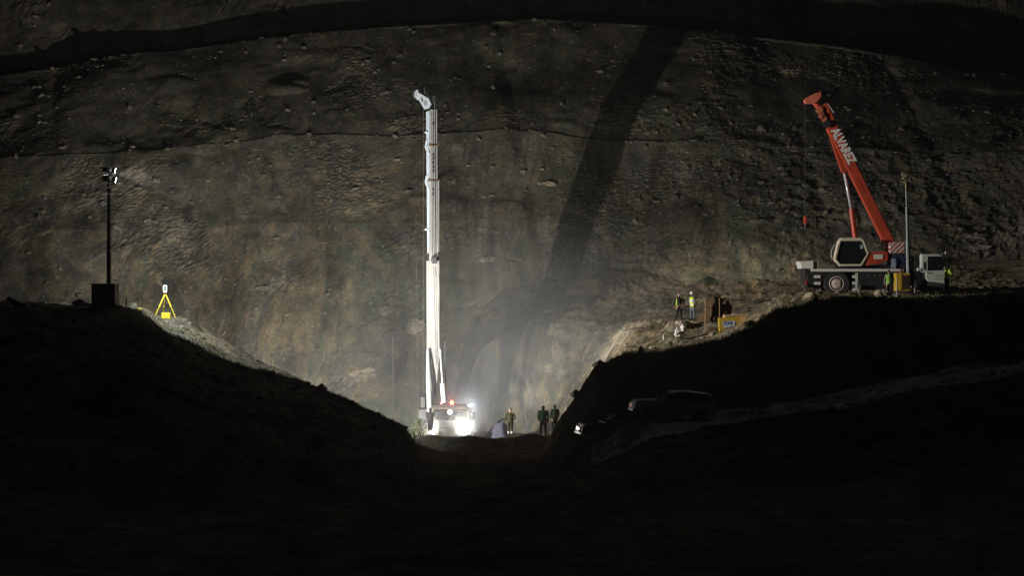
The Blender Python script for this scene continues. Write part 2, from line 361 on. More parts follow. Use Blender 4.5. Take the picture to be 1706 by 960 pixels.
def wall_at(px, py):      # first hit of a sight line with the hillside grid (coarse)
    Yt = np.linspace(150, 215, 400); best = None
    for Yv in Yt:
        xx = X(px, Yv); zz = Z(py, Yv)
        c = int(np.argmin(np.abs(wx-xx))); zc = np.interp(Yv, WY2[:, c], WZ2[:, c])
        if zc >= zz and Yv > WY2[0, c]: return Vector((xx, Yv, zz))
    return P(px, py, 180)

# ------------------------------------------------------------------ haze
hz = MB(); hz.box((-125, -13.5, -18), (125, 262, 58)); ho = hz.build('haze', [])
tag(ho, kind='stuff')
mh = bpy.data.materials.new('dusty air'); mh.use_nodes = True; mh.node_tree.nodes.clear()
_o = mh.node_tree.nodes.new('ShaderNodeOutputMaterial'); _v = mh.node_tree.nodes.new('ShaderNodeVolumePrincipled')
_v.inputs['Color'].default_value = (.9, .9, .92, 1); _v.inputs['Density'].default_value = .00038; _v.inputs['Anisotropy'].default_value = .45
mh.node_tree.links.new(_v.outputs[0], _o.inputs['Volume']); ho.data.materials.append(mh)
# ------------------------------------------------------------------ work lights and an added fill light in the pit
WARM = (1, .93, .80); COOL = (.93, .98, .96); NEUT = (1, .97, .90)
lamp('pit_floodlight', 'SPOT', (-12.8, 130.2, -6.6), 42000, (1, .97, .88), .07, azp(74, 25), 60, .6)
lamp('lower_wall_fill', 'SPOT', (-3.3, 151.5, -8.7), 2500, (.95, .97, 1), .25, azp(82, 12), 80, .6)  # unseen lamp added behind the crane to brighten the lower wall
TW = P(181, 290, 119)
lamp('tower_beam_platform', 'SPOT', TW+Vector((.5, .1, .1)), 68000, (1, .94, .84), .15, azp(24, -7.5), 18.0, .25)
lamp('tower_beam_ledge', 'SPOT', TW+Vector((.48, .15, .0)), 110000, (1, .91, .76), .15, azp(50, -12), 11, .7)
lamp('tower_beam_slope', 'SPOT', TW+Vector((.45, .2, -.2)), 9000, (.82, .94, 1), .15, azp(64, -46), 25, .4)
lamp('tower_beam_hill', 'SPOT', TW+Vector((.2, .5, .2)), 3600, COOL, .15, azp(92, -4), 60, .5)
# dust hanging over the pit floor
def dust(name, c, r, dens):
    b = MB(c); b.ball(c, r, 24); o = b.build(name, []); tag(o, kind='stuff')
    m = bpy.data.materials.new(name); m.use_nodes = True; n = m.node_tree.nodes; L = m.node_tree.links; n.clear()
    ou = n.new('ShaderNodeOutputMaterial'); v = n.new('ShaderNodeVolumePrincipled'); v.inputs['Color'].default_value = (.86, .90, .96, 1); v.inputs['Anisotropy'].default_value = .4
    tc = n.new('ShaderNodeTexCoord'); mp = n.new('ShaderNodeMapping'); mp.inputs['Scale'].default_value = tuple(1/q for q in r); L.new(tc.outputs['Object'], mp.inputs['Vector'])
    ln = n.new('ShaderNodeVectorMath'); ln.operation = 'LENGTH'; L.new(mp.outputs[0], ln.inputs[0])
    mr = n.new('ShaderNodeMapRange'); mr.interpolation_type = 'SMOOTHSTEP'; mr.inputs['From Min'].default_value = 1; mr.inputs['From Max'].default_value = .1; mr.inputs['To Min'].default_value = 0; mr.inputs['To Max'].default_value = dens; L.new(ln.outputs['Value'], mr.inputs['Value'])
    L.new(mr.outputs[0], v.inputs['Density']); L.new(v.outputs[0], ou.inputs['Volume']); o.data.materials.append(m); return o
dust('dust_cloud', (-.5, 150.5, -7), (20, 11.5, 15), .062)
dust('headlight_glow_dust', (-3.4, 141.8, -9.2), (4.5, 3.0, 3.2), .022)  # denser dust added round the headlights to make their glow spread
cy.volume_step_rate = 2.0
# ------------------------------------------------------------------ paints
white = mat('white paint', (.78, .77, .74), .45, var=.06, scale=2)
cream = mat('cream paint', (.72, .66, .52), .5, var=.06)
coolw = mat('cool lit white paint', (.52, .58, .66), .45, var=.06)  # white paint; the blue tint is cool tower light put into the colour
orange = mat('orange paint', (.50, .066, .032), .45, var=.12, scale=1.5)
orpale = mat('faded orange paint', (.62, .16, .09), .55, var=.15, scale=3)
black = mat('black metal', (.025, .025, .028), .5, var=.3)
dgrey = mat('dark grey metal', (.09, .09, .095), .5, metal=.3, var=.2)
steel = mat('bare steel', (.55, .56, .58), .3, metal=.9, var=.1)
rubber = mat('tyre rubber', (.03, .029, .028), .85, var=.3, bump=.3, scale=25)
glass = mat('dark glass', (.012, .015, .018), .08, var=.2)
yellow = mat('yellow plastic', (.75, .58, .03), .5, var=.08)
yelpaint = mat('yellow sheet metal', (.55, .36, .03), .5, var=.12, scale=3)
rust = mat('rusty band', (.16, .085, .04), .7, var=.3, scale=12)
blued = mat('dark blue metal', (.03, .04, .10), .5, var=.2)
wood = mat('pale timber', (.40, .29, .16), .8, var=.2, scale=14)
plyw = mat('orange plywood', (.62, .36, .16), .75, var=.12, scale=8)
dwood = mat('brown timber', (.13, .085, .05), .85, var=.3, scale=14)
plast = mat('white plastic sheet', (.80, .76, .74), .55, var=.08)
pink = mat('pink plastic', (.6, .3, .3), .6, var=.1)
blue = mat('blue letter paint', (.03, .10, .36), .5, var=.1)
paleblue = mat('pale blue sign panel', (.62, .70, .78), .5, var=.05)
redp = mat('red paint', (.5, .04, .03), .5, var=.1)
rope = mat('steel rope', (.10, .09, .08), .6, metal=.4, var=.2)
def cz(px, py, Y=136): return (X(px, Y), Z(py, Y))
def Q(pts, s, bx, by, Y=136): return [cz(bx+x/s, by+y/s, Y) for x, y in pts]
def wheel(parent, c, r, w, rim_m, o=(0, 0, 0), rim_k=.58):
    a = MB(o); c = Vector(c)
    a.lathe([(r*rim_k, -w/2), (r*.93, -w/2), (r, -w*.36), (r, w*.36), (r*.93, w/2), (r*rim_k, w/2)], c, 'Y', 28)
    k = 22
    for i in range(k):
        t = 2*math.pi*i/k; q = c+Vector((math.cos(t)*r*.985, 0, math.sin(t)*r*.985)); d_ = .05*r
        a.box((q.x-d_, q.y-w*.38, q.z-d_), (q.x+d_, q.y+w*.38, q.z+d_))
    wh = a.build('wheel', rubber, parent)
    b = MB(o)
    b.lathe([(r*rim_k, -w*.49), (r*rim_k*.9, -w*.54), (r*rim_k*.82, -w*.47), (r*rim_k*.5, -w*.53), (r*rim_k*.44, -w*.62), (r*.06, -w*.64), (r*.06, w*.3), (r*rim_k, w*.3)], c, 'Y', 24)
    for i in range(10):
        t = 2*math.pi*i/10; q = c+Vector((math.cos(t)*r*rim_k*.55, -w*.53, math.sin(t)*r*rim_k*.6)); b.ball(q, r*.035, 6)
    b.build('rim', rim_m, wh, smooth=False); return wh

# ------------------------------------------------------------------ orange mobile crane on the right platform
def orange_crane():
    Y = 136; base = P(1450, 494, Y); o = base
    T = thing('mobile_crane', 'orange telescopic mobile crane with white truck cab parked on the right platform', 'crane', base)
    y0, y1 = 134.75, 137.25
    c = MB(o)
    c.prism([cz(*p) for p in ((1347, 453), (1528, 453), (1528, 478), (1440, 484), (1418, 484), (1413, 470), (1402, 452.6), (1376, 452.6), (1366, 470), (1362, 480), (1340, 478), (1340, 458))], y0+.05, y1-.05)
    c.box((X(1500, Y), y0+.2, Z(484, Y)), (X(1574, Y), y1-.2, Z(470, Y)))
    c.build('chassis', black, T, .03)
    s = MB(o); s.box((X(1347, Y), y0-.02, Z(453, Y)), (X(1500, Y), y0+.25, Z(448.3, Y))); s.box((X(1522, Y), y0-.02, Z(452, Y)), (X(1526, Y), y0+.2, Z(447, Y)))
    s.build('deck_rail', white, T, .02)
    s = MB(o); s.box((X(1350, Y), y0+.26, Z(453, Y)), (X(1526, Y), y1, Z(450, Y))); s.build('deck', dgrey, T)
    for px in (1389, 1502):
        for yy in (y0+.25, y1-.25): wheel(T, (X(px, Y), yy, Z(473, Y)), 22*Y/F, .46, mat('pinkish white rim', (.66, .55, .50), .6, var=.2, scale=9), o)
    for px, yy in ((1352, (459, 470, 480)), (1415, (459, 469.5, 480.5))):
        for q in yy:
            b = MB(o); w = 10 if px < 1400 else 6; b.box((X(px, Y), y0-.03, Z(q+4.5, Y)), (X(px+w, Y), y0+.06, Z(q, Y))); b.build('marker_block', white, T)
    b = MB(o); b.box((X(1420, Y), y0-.025, Z(484, Y)), (X(1424, Y), y0+.05, Z(455, Y))); b.build('marker_strip', mat('pale green paint', (.55, .62, .56), .5), T)
    b = MB(o); b.box((X(1426, Y), y0-.01, Z(482, Y)), (X(1472, Y), y0+.3, Z(456, Y)))
    for k in range(3): b.box((X(1442+k*9, Y), y0-.03, Z(460, Y)), (X(1444+k*9, Y), y0, Z(457.5, Y)), 1)
    b.build('storage_box', [mat('black panel', (.03, .033, .037), .35, var=.2), steel], T, .02)
    # rear ballast and outriggers
    b = MB(o); b.prism([cz(*p) for p in ((1329, 436), (1352, 434.5), (1352, 448), (1332, 448))], y0+.3, y1-.3); b.build('rear_ballast', white, T, .03)
    b = MB(o); b.prism([cz(*p) for p in ((1352.2, 434), (1362, 434.5), (1362, 448), (1352.2, 448))], y0+.4, y1-.4); b.build('rear_locker', mat('olive tan paint', (.30, .26, .17), .6), T, .03)
    b = MB(o); b.box((X(1338, Y), y0+.1, Z(478, Y)), (X(1342, Y), y1-.1, Z(448, Y))); b.box((X(1337, Y), y0+.02, Z(482, Y)), (X(1340, Y), y0+.12, Z(468, Y)), 1); b.build('rear_frame', [black, redp], T)
    for px in (1336, 1425, 1517):
        j = MB(o); j.tube([(X(px, Y), y0-.25, Z(480, Y)), (X(px, Y), y0-.25, gz(X(px, Y), y0-.25)+.05)], .055, 10)
        j.lathe([(.22, 0), (.22, .05), (.07, .09)], (X(px, Y), y0-.25, gz(X(px, Y), y0-.25)), 'Z', 14)
        j.box((X(px, Y)-.12, y0-.35, Z(480, Y)), (X(px, Y)+.12, y0+.4, Z(474, Y))); j.build('outrigger_jack', steel, T)
    # truck cab
    pts = Q([(110, 165), (480, 165), (540, 220), (590, 300), (620, 420), (625, 760), (250, 715), (190, 660), (190, 540), (100, 535)], 12, 1520, 410)
    b = MB(o); b.prism(pts, y0+.05, y1-.05); cabm = mat('pale green white paint', (.60, .66, .62), .45, var=.06); cab = b.build('truck_cab', cabm, T, .06)
    b = MB(o); b.prism(Q([(232, 212), (475, 212), (545, 285), (592, 440), (592, 485), (232, 495)], 12, 1520, 410), y0+.02, y0+.06); b.build('side_window', glass, cab)
    b = MB(o); b.prism(Q([(548, 235), (565, 228), (632, 415), (618, 425)], 12, 1520, 410), y0+.2, y1-.2); b.build('windscreen', glass, cab)
    b = MB(o); b.box((X(1533, Y), y0+.025, Z(450, Y)), (X(1535.5, Y), y0+.05, Z(437, Y))); b.build('grab_handle', black, cab)
    b = MB(o)
    for k in range(3): b.box((X(1551, Y), y0+.035, Z(460+k*3, Y)), (X(1565-k, Y), y0+.05, Z(458.8+k*3, Y)))
    b.build('door_lettering', mat('faint grey lettering', (.36, .40, .39), .6), cab)
    b = MB(o); b.tube([P(1539, 455, y0+.04), P(1538, 467, y0+.04)], .012, 6); b.tube([P(1545, 455, y0+.03), P(1551, 455, y0+.03)], .03, 6); b.build('door_handle', dgrey, cab)
    b = MB(o); b.tube([P(1571, 450, y0+.1), P(1574, 445, y0-.05)], .025, 6); b.ball((X(1574.5, Y), y0-.1, Z(444.5, Y)), (.1, .06, .17), 10); b.build('wing_mirror', white, cab)
    b = MB(o); b.tube([P(1566, 428, y0+.6), P(1571, 422, y0+.5)], .02, 6); b.ball((X(1571, Y), y0+.45, Z(421.8, Y)), (.06, .05, .1), 10); b.build('roof_marker', white, cab)
    b = MB(o); b.prism(Q([(240, 720), (620, 770), (600, 800), (280, 800)], 12, 1520, 410), y0+.15, y1-.15); b.build('cab_step', dgrey, T)
    # superstructure
    out = Q([(640, 60), (910, 60), (950, 90), (1030, 290), (920, 470), (620, 470), (560, 400), (545, 350), (560, 280), (600, 110)], 8.726, 1325, 390)
    inn = Q([(628, 106), (915, 106), (940, 130), (1002, 298), (908, 440), (612, 440), (577, 390), (565, 335), (578, 275), (618, 128)], 8.726, 1325, 390)
    f = MB(o); n = len(out); ya, yb = y0+.15, y0+1.15
    vv = [(x, ya, z) for x, z in out]+[(x, ya, z) for x, z in inn]+[(x, ya+.09, z) for x, z in inn]+[(x, yb, z) for x, z in out]
    fs = []
    for i in range(n):
        j = (i+1) % n; fs += [(i, j, n+j, n+i), (n+i, n+j, 2*n+j, 2*n+i), (i, 3*n+i, 3*n+j, j)]
    fs.append([3*n+i for i in range(n)]); f.add(vv, fs)
    oc = f.build('operator_cab', cream, T, .015)
    f = MB(o); f.prism(inn, ya+.07, ya+.1); f.build('cab_window', glass, oc)
    f = MB(o); f.box((X(1429, Y), ya+.05, Z(415, Y)), (X(1433, Y), ya+.068, Z(409, Y))); f.build('window_sticker', mat('pale cyan sticker', (.45, .62, .64), .5), oc)
    f = MB(o); f.tube([P(*p, ya-.1) for p in ((1390, 407), (1385, 419), (1384.5, 428), (1387.5, 432))], .03, 6); f.build('cab_handrail', cream, oc)
    f = MB(o); f.tube([P(*p, ya+.1) for p in ((1439, 398), (1445, 412), (1446.5, 421))], .028, 6); f.build('cab_handrail', cream, oc)
    h = MB(o); h.prism([cz(*p) for p in ((1446, 421), (1455, 419.5), (1474, 419.5), (1476, 434), (1462, 439), (1438, 443), (1443, 428))], y0+.2, y1-.3); hs = h.build('engine_housing', orange, T, .04)
    h = MB(o); h.box((X(1451, Y), y0+.17, Z(432, Y)), (X(1466, Y), y0+.2, Z(424.5, Y))); h.build('white_plate', white, hs)
    h = MB(o); h.prism([cz(*p) for p in ((1395, 444), (1500, 441), (1500, 448), (1395, 448))], y0+.5, y1-.4); h.build('turntable', black, T)
    h = MB(o); h.tube([P(1475, 438, y0+.2), P(1475, 438, y1-.5)], .13, 14); h.build('slewing_motor', steel, T)
    h = MB(o); h.prism([cz(*p) for p in ((1480, 424), (1497, 423), (1510, 434), (1510, 447), (1480, 447))], y0+.3, y1-.4); h.tube([P(1488, 437, y0+.25), P(1488, 437, y1-.3)], .3, 18); h.build('winch', blued, T, .03)
    h = MB(o); h.box((X(1480.5, Y), y0+.2, Z(447, Y)), (X(1487.5, Y), y0+.28, Z(432, Y))); h.build('winch_guard', mat('blue grey paint', (.32, .38, .46), .5), T)
    h = MB(o); h.prism([cz(*p) for p in ((1478, 405), (1482, 403.5), (1502, 403.5), (1502, 422), (1477.5, 423))], y0+.15, y1-.2)
    h.build('striped_counterweight', stripes('red and white stripes', (.66, .60, .58), (.42, .10, .09), 3.2, 1, -1), T, .03)
    # boom
    ym = 136.0
    b = MB(o); b.prism([cz(*p) for p in ((1376, 214), (1394.5, 211), (1489, 401), (1479, 412), (1471, 404))], ym-.36, ym+.36); boom = b.build('boom', orange, T, .05)
    b = MB(o); b.prism([cz(*p) for p in ((1382, 228), (1389, 240), (1411, 284), (1407, 290), (1402, 287))], ym-.25, ym+.25); b.build('cylinder_bracket', mat('dark orange paint', (.40, .05, .02), .5, var=.15), T, .02)
    b = MB(o); b.prism([cz(*p) for p in ((1363, 181), (1376, 171), (1396, 212), (1381, 216))], ym-.27, ym+.27); up = b.build('inner_boom', orange, T, .03)
    b = MB(o); b.prism([cz(*p) for p in ((1377, 173), (1378.5, 172.5), (1389, 188), (1388, 189))], ym-.3, ym-.2); b.build('wear_strip', mat('pale wear strip', (.5, .42, .35), .5), up)
    for px, py, r_, m_ in ((1364, 184, 6, orpale), (1368, 193, 5.5, orpale), (1372, 199, 4.5, orpale), (1376.5, 207, 6, black), (1370, 192, 2.2, black)):
        b = MB(o); b.lathe([(r_*Y/F, -.04), (r_*.8*Y/F, 0), (r_*Y/F, .04)], (X(px, Y), ym-.33 if m_ is orpale else ym-.39, Z(py, Y)), 'Y', 16); b.build('sheave', m_, up)
    b = MB(o); b.prism([cz(*p) for p in ((1338.5, 168), (1342, 163.5), (1351, 159), (1357, 155.5), (1367, 153), (1368.5, 160), (1362, 169), (1356, 173), (1342, 173))], ym-.3, ym+.3)
    hd = b.build('boom_head', orpale, T, .05)
    b = MB(o); b.tube([P(1366, 154, ym), P(1368.5, 151, ym)], .03, 6); b.build('head_pin', orange, hd); b = MB(o); b.tube([P(1358, 170, ym), P(1366, 181, ym)], .2, 10); b.build('head_neck', orange, hd)
    rv = Vector((.47, 0, -.883)); upv = Vector((.883, 0, .47))
    text_mesh('boom_lettering', 'ALVAREZ', white, P(1381.5, 218, Y)-o+Vector((0, ym-.375-Y, 0)), rv, upv, 66*Y/F, 16*Y/F, boom, .005, .045)
    b = MB(o); b.prism([cz(*p) for p in ((1425, 296), (1427.5, 295), (1441, 322), (1439, 323))], ym-.37, ym-.35); b.build('boom_marking', mat('dark orange paint', (.40, .05, .02), .5), boom)
    b = MB(o); b.tube([P(1425.5, 402, ym), P(1424.5, 394, ym), P(1418.5, 348, ym)], .17, 14); cyl = b.build('luffing_cylinder', orange, T)
    b = MB(o); b.tube([P(1418.5, 349, ym), P(1406.5, 287, ym)], .095, 12); b.build('piston_rod', mat('polished white rod', (.8, .84, .9), .25, metal=.3, var=.03), cyl, smooth=True)
    b = MB(o); b.tube([P(1341, 170, ym), P(1341, 361, ym)], .010, 5); b.build('hoist_rope', mat('dark rope', (.10, .09, .07), .8), T)
    b = MB(o); b.prism([cz(*p) for p in ((1339, 360), (1344, 360), (1344.5, 371), (1342.5, 374), (1340, 374), (1338.5, 371))], ym-.12, ym+.12); hb = b.build('hook_block', orange, T, .03)
    b = MB(o); b.tube([P(1341.5, 374, ym), P(1341.5, 378, ym), P(1343, 380, ym), P(1342.8, 382, ym), P(1340.8, 382, ym), P(1340, 380, ym)], .035, 6); b.build('hook', dgrey, hb)
orange_crane()

# ------------------------------------------------------------------ white mobile crane in the pit
def white_crane():
    Y = 147; base = P(752, 726.5, Y); o = base
    T = thing('mobile_crane', 'white telescopic mobile crane with boom upright and headlights on in the pit', 'crane', base)
    yf = 142.6
    def c2(px, py): return (X(px, 143), Z(py, 143))
    g = base.z
    xl, xr = X(708, 143), X(783, 143)
    b = MB(o); b.box((xl, yf+1.9, g+.55), (xr, yf+10, g+1.15)); b.box((xl+.3, yf+.1, g+.5), (xr-.3, yf+1.9, g+.9)); b.build('chassis', dgrey, T, .04)
    cabw = mat('beige cab paint', (.11, .10, .085), .45, var=.06)
    # cab with sloped windscreen
    f = MB(o); cl, cr = X(719, 143), xr-.02
    prof = [(yf, g+.55), (yf-.02, g+1.35), (yf+.28, g+2.15), (yf+.45, g+2.28), (yf+1.8, g+2.28), (yf+1.8, g+.6)]
    n = len(prof); f.add([(cl, y, z) for y, z in prof]+[(cr, y, z) for y, z in prof], [list(range(n)), list(range(2*n-1, n-1, -1))]+[(i, n+i, n+(i+1) % n, (i+1) % n) for i in range(n)])
    cab = f.build('cab', cabw, T, .07)
    f = MB(o); f.add([(cl+.14, yf+.0, g+1.38), (cr-.14, yf+.0, g+1.38), (cr-.2, yf+.255, g+2.1), (cl+.2, yf+.255, g+2.1), (cl+.14, yf-.03, g+1.38), (cr-.14, yf-.03, g+1.38), (cr-.2, yf+.225, g+2.1), (cl+.2, yf+.225, g+2.1)],
          [(0, 1, 2, 3), (7, 6, 5, 4), (0, 4, 5, 1), (1, 5, 6, 2), (2, 6, 7, 3), (3, 7, 4, 0)]); f.build('windscreen', glass, cab)
    for k in (-.5, .35):
        f = MB(o); xm = (cl+cr)/2+k; f.tube([(xm, yf-.06, g+1.34), (xm+.35, yf+.0, g+1.6)], .015, 5); f.build('wiper', black, cab)
    f = MB(o); f.box((cl+.1, yf+.15, g+2.28), (cr-.1, yf+1.7, g+2.38)); f.build('roof_rack', black, cab, .02)
    f = MB(o)
    for k in range(4): f.box((cl+.6, yf-.05, g+.82+k*.1), (cr-.6, yf-.015, g+.88+k*.1))
    f.build('grille', black, cab)
    f = MB(o); f.box((xl-.05, yf-.2, g+.3), (xr+.05, yf+.25, g+.86)); bump = f.build('bumper', cabw, T, .05)
    em = mat('lit headlight', (.9, .9, .9), .3, emit=(1, .94, .82), es=260)
    for px in (720.5, 775):
        x = X(px, yf)
        f = MB(o); f.lathe([(.2, 0), (.21, -.05), (.17, -.06), (.15, -.02)], (x, yf-.2, g+.6), 'Y', 18); hl = f.build('headlight', steel, T)
        f = MB(o); f.lathe([(.001, -.045), (.12, -.04), (.15, -.02), (.15, 0)], (x, yf-.2, g+.6), 'Y', 18); f.build('lens', em, hl)
        lamp('headlight_beam', 'SPOT', (x, yf-.32, g+.6), 7000 if px > 750 else 3800, (1, .93, .82), .1, (0, -1, .5), 42, 1.0)
    for sgn, x in ((-1, cl), (1, cr)):
        f = MB(o); f.tube([(x, yf+.3, g+1.9), (x+sgn*.28, yf+.05, g+1.85)], .025, 6); f.box((x+sgn*.28-.1, yf, g+1.4), (x+sgn*.28+.1, yf+.08, g+1.9)); f.build('wing_mirror', black, cab, .02)
    bx = X(752.5, 143)
    f = MB(o); f.lathe([(.1, .1), (.12, .13), (.11, .3), (.05, .36)], (bx, yf+.9, g+2.3), 'Z', 14); f.build('beacon', mat('lit red beacon', (.8, .1, .05), .3, emit=(1, .16, .07), es=9), cab)
    f = MB(o); f.lathe([(.07, .1), (.08, .12), (.07, .22), (.03, .25)], (X(735, 143), yf+.9, g+2.3), 'Z', 12); f.build('beacon', mat('dim red beacon', (.6, .05, .03), .3, emit=(1, .10, .06), es=1.6), cab)
    lamp('beacon_glow', 'SPOT', (bx, yf+.55, g+2.62), 160, (1, .04, .04), .08, (0, -1, .05), 80, .8)
    wx_ = X(750, 143)
    f = MB(o); f.lathe([(.13, .0), (.16, -.03), (.15, -.06), (.085, -.06), (.08, -.02)], (wx_, yf+.02, g+1.92), 'Y', 20); f.build('interior_lamp', mat('lit cab lamp', (.9, .9, .8), .4, emit=(1, .95, .8), es=3.5), cab)
    for x in (xl+.25, xr-.25):
        for yy in (yf+1.1, yf+5.2, yf+7.2):
            a = MB(o); a.lathe([(.35, -.2), (.55, -.2), (.6, -.12), (.6, .12), (.55, .2), (.35, .2)], (x, yy, g+.6), 'X', 24); w_ = a.build('wheel', rubber, T)
            a = MB(o); a.lathe([(.36, -.15), (.2, -.08), (.1, -.14), (.1, .14), (.2, .08), (.36, .15)], (x, yy, g+.6), 'X', 18); a.build('rim', white, w_)
    # superstructure
    f = MB(o); f.box((X(698, Y), 146.2, g+1.15), (X(738, Y), 150.4, g+1.9)); f.box((X(700, Y), 147.6, g+1.9), (X(708, Y), 150.3, g+2.7)); f.box((X(734, Y), 147.6, g+1.9), (X(742, Y), 150.3, g+2.9)); f.build('superstructure', dgrey, T, .04)
    # boom (telescopic, three visible sections)
    yb = 147.0; ms = mat('white boom paint', (.32, .317, .312), .4, var=.07, scale=1.2)
    def sec(name, pts, dy, m):
        f = MB(o); f.prism([(X(a, yb), Z(b_, yb)) for a, b_ in pts], yb-dy, yb+dy); return f.build(name, m, T, .05)
    sec('boom_section', [(710.5, 434), (732.5, 434), (732.8, 592), (728.5, 640), (725.5, 662), (720.5, 662), (717.5, 640), (711, 592)], .27, ms)
    sec('boom_section', [(716, 301), (732.2, 301), (732.2, 434), (715, 434)], .25, ms)
    sec('boom_section', [(716.5, 182), (729.6, 182), (730.4, 301), (716.5, 301)], .23, ms)
    f = MB(o)
    for px in (719.5, 722.3, 726):
        f.tube([P(px, 185, yb-.44), P(px+.4, 300, yb-.46), P(px+.8, 430, yb-.5)], .022, 5)
    f.tube([P(722.6, 444, yb-.5), P(724.5, 520, yb-.5), P(727, 610, yb-.5)], .018, 5); f.tube([P(726, 444, yb-.5), P(729, 470, yb-.5), P(732.5, 560, yb-.5)], .014, 5)
    f.build('hoist_rope', black, T)
    for py in (206, 258, 264, 271, 278, 285, 316, 323):
        f = MB(o); f.box((X(721, yb), yb-.285, Z(py+2.2, yb)), (X(723.5, yb), yb-.22, Z(py-2.2, yb))); f.build('boom_fitting', dgrey, T)
    for py, a, b_ in ((242, 714, 732), (301, 713, 733)):
        f = MB(o); f.box((X(a, yb), yb-.30, Z(py+1.2, yb)), (X(b_, yb), yb+.30, Z(py-1.2, yb))); f.build('collar', rust, T, .01)
    f = MB(o); f.ball((X(722.6, yb), yb-.62, Z(433, yb)), (.15, .12, .3), 12); f.ball((X(726.2, yb), yb-.62, Z(432, yb)), (.15, .12, .3), 12); f.build('hook_block', black, T)
    # stowed jib on the left flank
    f = MB(o)
    f.prism([(X(a, yb), Z(b_, yb)) for a, b_ in ((709.8, 186), (716, 184), (716.2, 300), (714.8, 420), (712, 424), (710.8, 300))], yb-.1, yb+.3)
    for py in (242, 301):
        f.prism([(X(a, yb), Z(b_, yb)) for a, b_ in ((707.5, py+3), (709.5, py-9), (712, py-9), (716, py-18), (716, py-14), (712, py), (716, py+14), (714, py+16), (709.5, py+8))], yb-.16, yb+.2)
    for py in (220, 382): f.tube([P(707.5, py, yb-.1), P(713, py, yb-.1)], .09, 10)
    f.build('stowed_jib', coolw, T, .02)
    # boom head
    hx = lambda pts: [(X(640+a/13.7, yb), Z(130+b_/13.7, yb)) for a, b_ in pts]
    for yy in (yb-.32, yb+.24):
        f = MB(o)
        O1 = hx([(700, 330), (735, 285), (770, 265), (790, 340), (1020, 470), (1080, 600), (1030, 690), (1000, 705), (910, 705), (790, 490), (740, 480), (700, 420)])
        f.prism(O1, yy, yy+.08); f.build('boom_head', coolw, T, .01)
    for tri in ([(825, 440), (895, 490), (890, 580)], [(922, 520), (940, 520), (940, 630), (922, 630)], [(958, 520), (972, 520), (972, 630), (958, 630)], [(730, 345), (745, 345), (745, 405), (730, 405)]):
        f = MB(o); f.prism(hx(tri), yb-.326, yb-.3); f.build('head_cutout', black, T)
    f = MB(o); c_ = hx([(745, 375)])[0]; f.lathe([(.3, -.2), (.25, 0), (.3, .2)], (c_[0], yb, c_[1]), 'Y', 18); f.build('head_sheave', dgrey, T); f = MB(o); c_ = hx([(980, 640)])[0]; f.lathe([(.25, -.22), (.2, 0), (.25, .22)], (c_[0], yb, c_[1]), 'Y', 18); f.build('head_sheave', dgrey, T)
    f = MB(o); f.tube([(x, yb-.1, z) for x, z in hx([(930, 205), (915, 250), (930, 320), (1000, 390), (1060, 440), (1075, 560)])], .035, 6); f.build('guide_arm', steel, T)
    f = MB(o); pr = hx([(1130, 400), (1160, 440), (1155, 510), (1130, 540), (1115, 490), (1105, 430), (1130, 400)]); f.tube([(x, yb-.1, z) for x, z in pr], .03, 6); f.tube([(x, yb-.1, z) for x, z in hx([(1140, 540), (1165, 620), (1150, 720)])], .06, 6); f.build('rope_ring', steel, T)
    # luffing cylinders and stays at the foot
    f = MB(o); f.tube([P(712.5, 582, yb-.6), P(713.5, 630, yb-1), P(716, 703, yb-1.4)], [.09, .16, .19], 12); f.build('luffing_cylinder', mat('grey white paint', (.55, .57, .60), .45, var=.12), T)
    f = MB(o); f.tube([P(717.5, 600, yb-.5), P(721.5, 640, yb-.6), P(719, 690, yb-1)], .07, 8); f.build('stay_bar', coolw, T)
    f = MB(o); f.tube([P(733, 582, yb-.5), P(737, 640, yb-.9)], .06, 8); f.tube([P(737, 640, yb-.9), P(739.5, 672, yb-1.1)], .17, 12); f.build('luffing_cylinder', white, T)
    f = MB(o); f.tube([P(741.5, 570, yb-.2), P(742.5, 672, yb-.4)], .05, 6); f.build('hose_guide', dgrey, T)
    f = MB(o); f.tube([P(705.5, 172, yb), P(705, 695, yb)], .011, 5); f.build('plumb_rope', mat('greased rope', (.16, .14, .10), .6), T)
    f = MB(o); f.tube([P(694, 430, yb+.4), P(696.5, 690, yb+.4)], .009, 5); f.build('tag_line', mat('greased rope', (.16, .14, .10), .6), T)
white_crane()
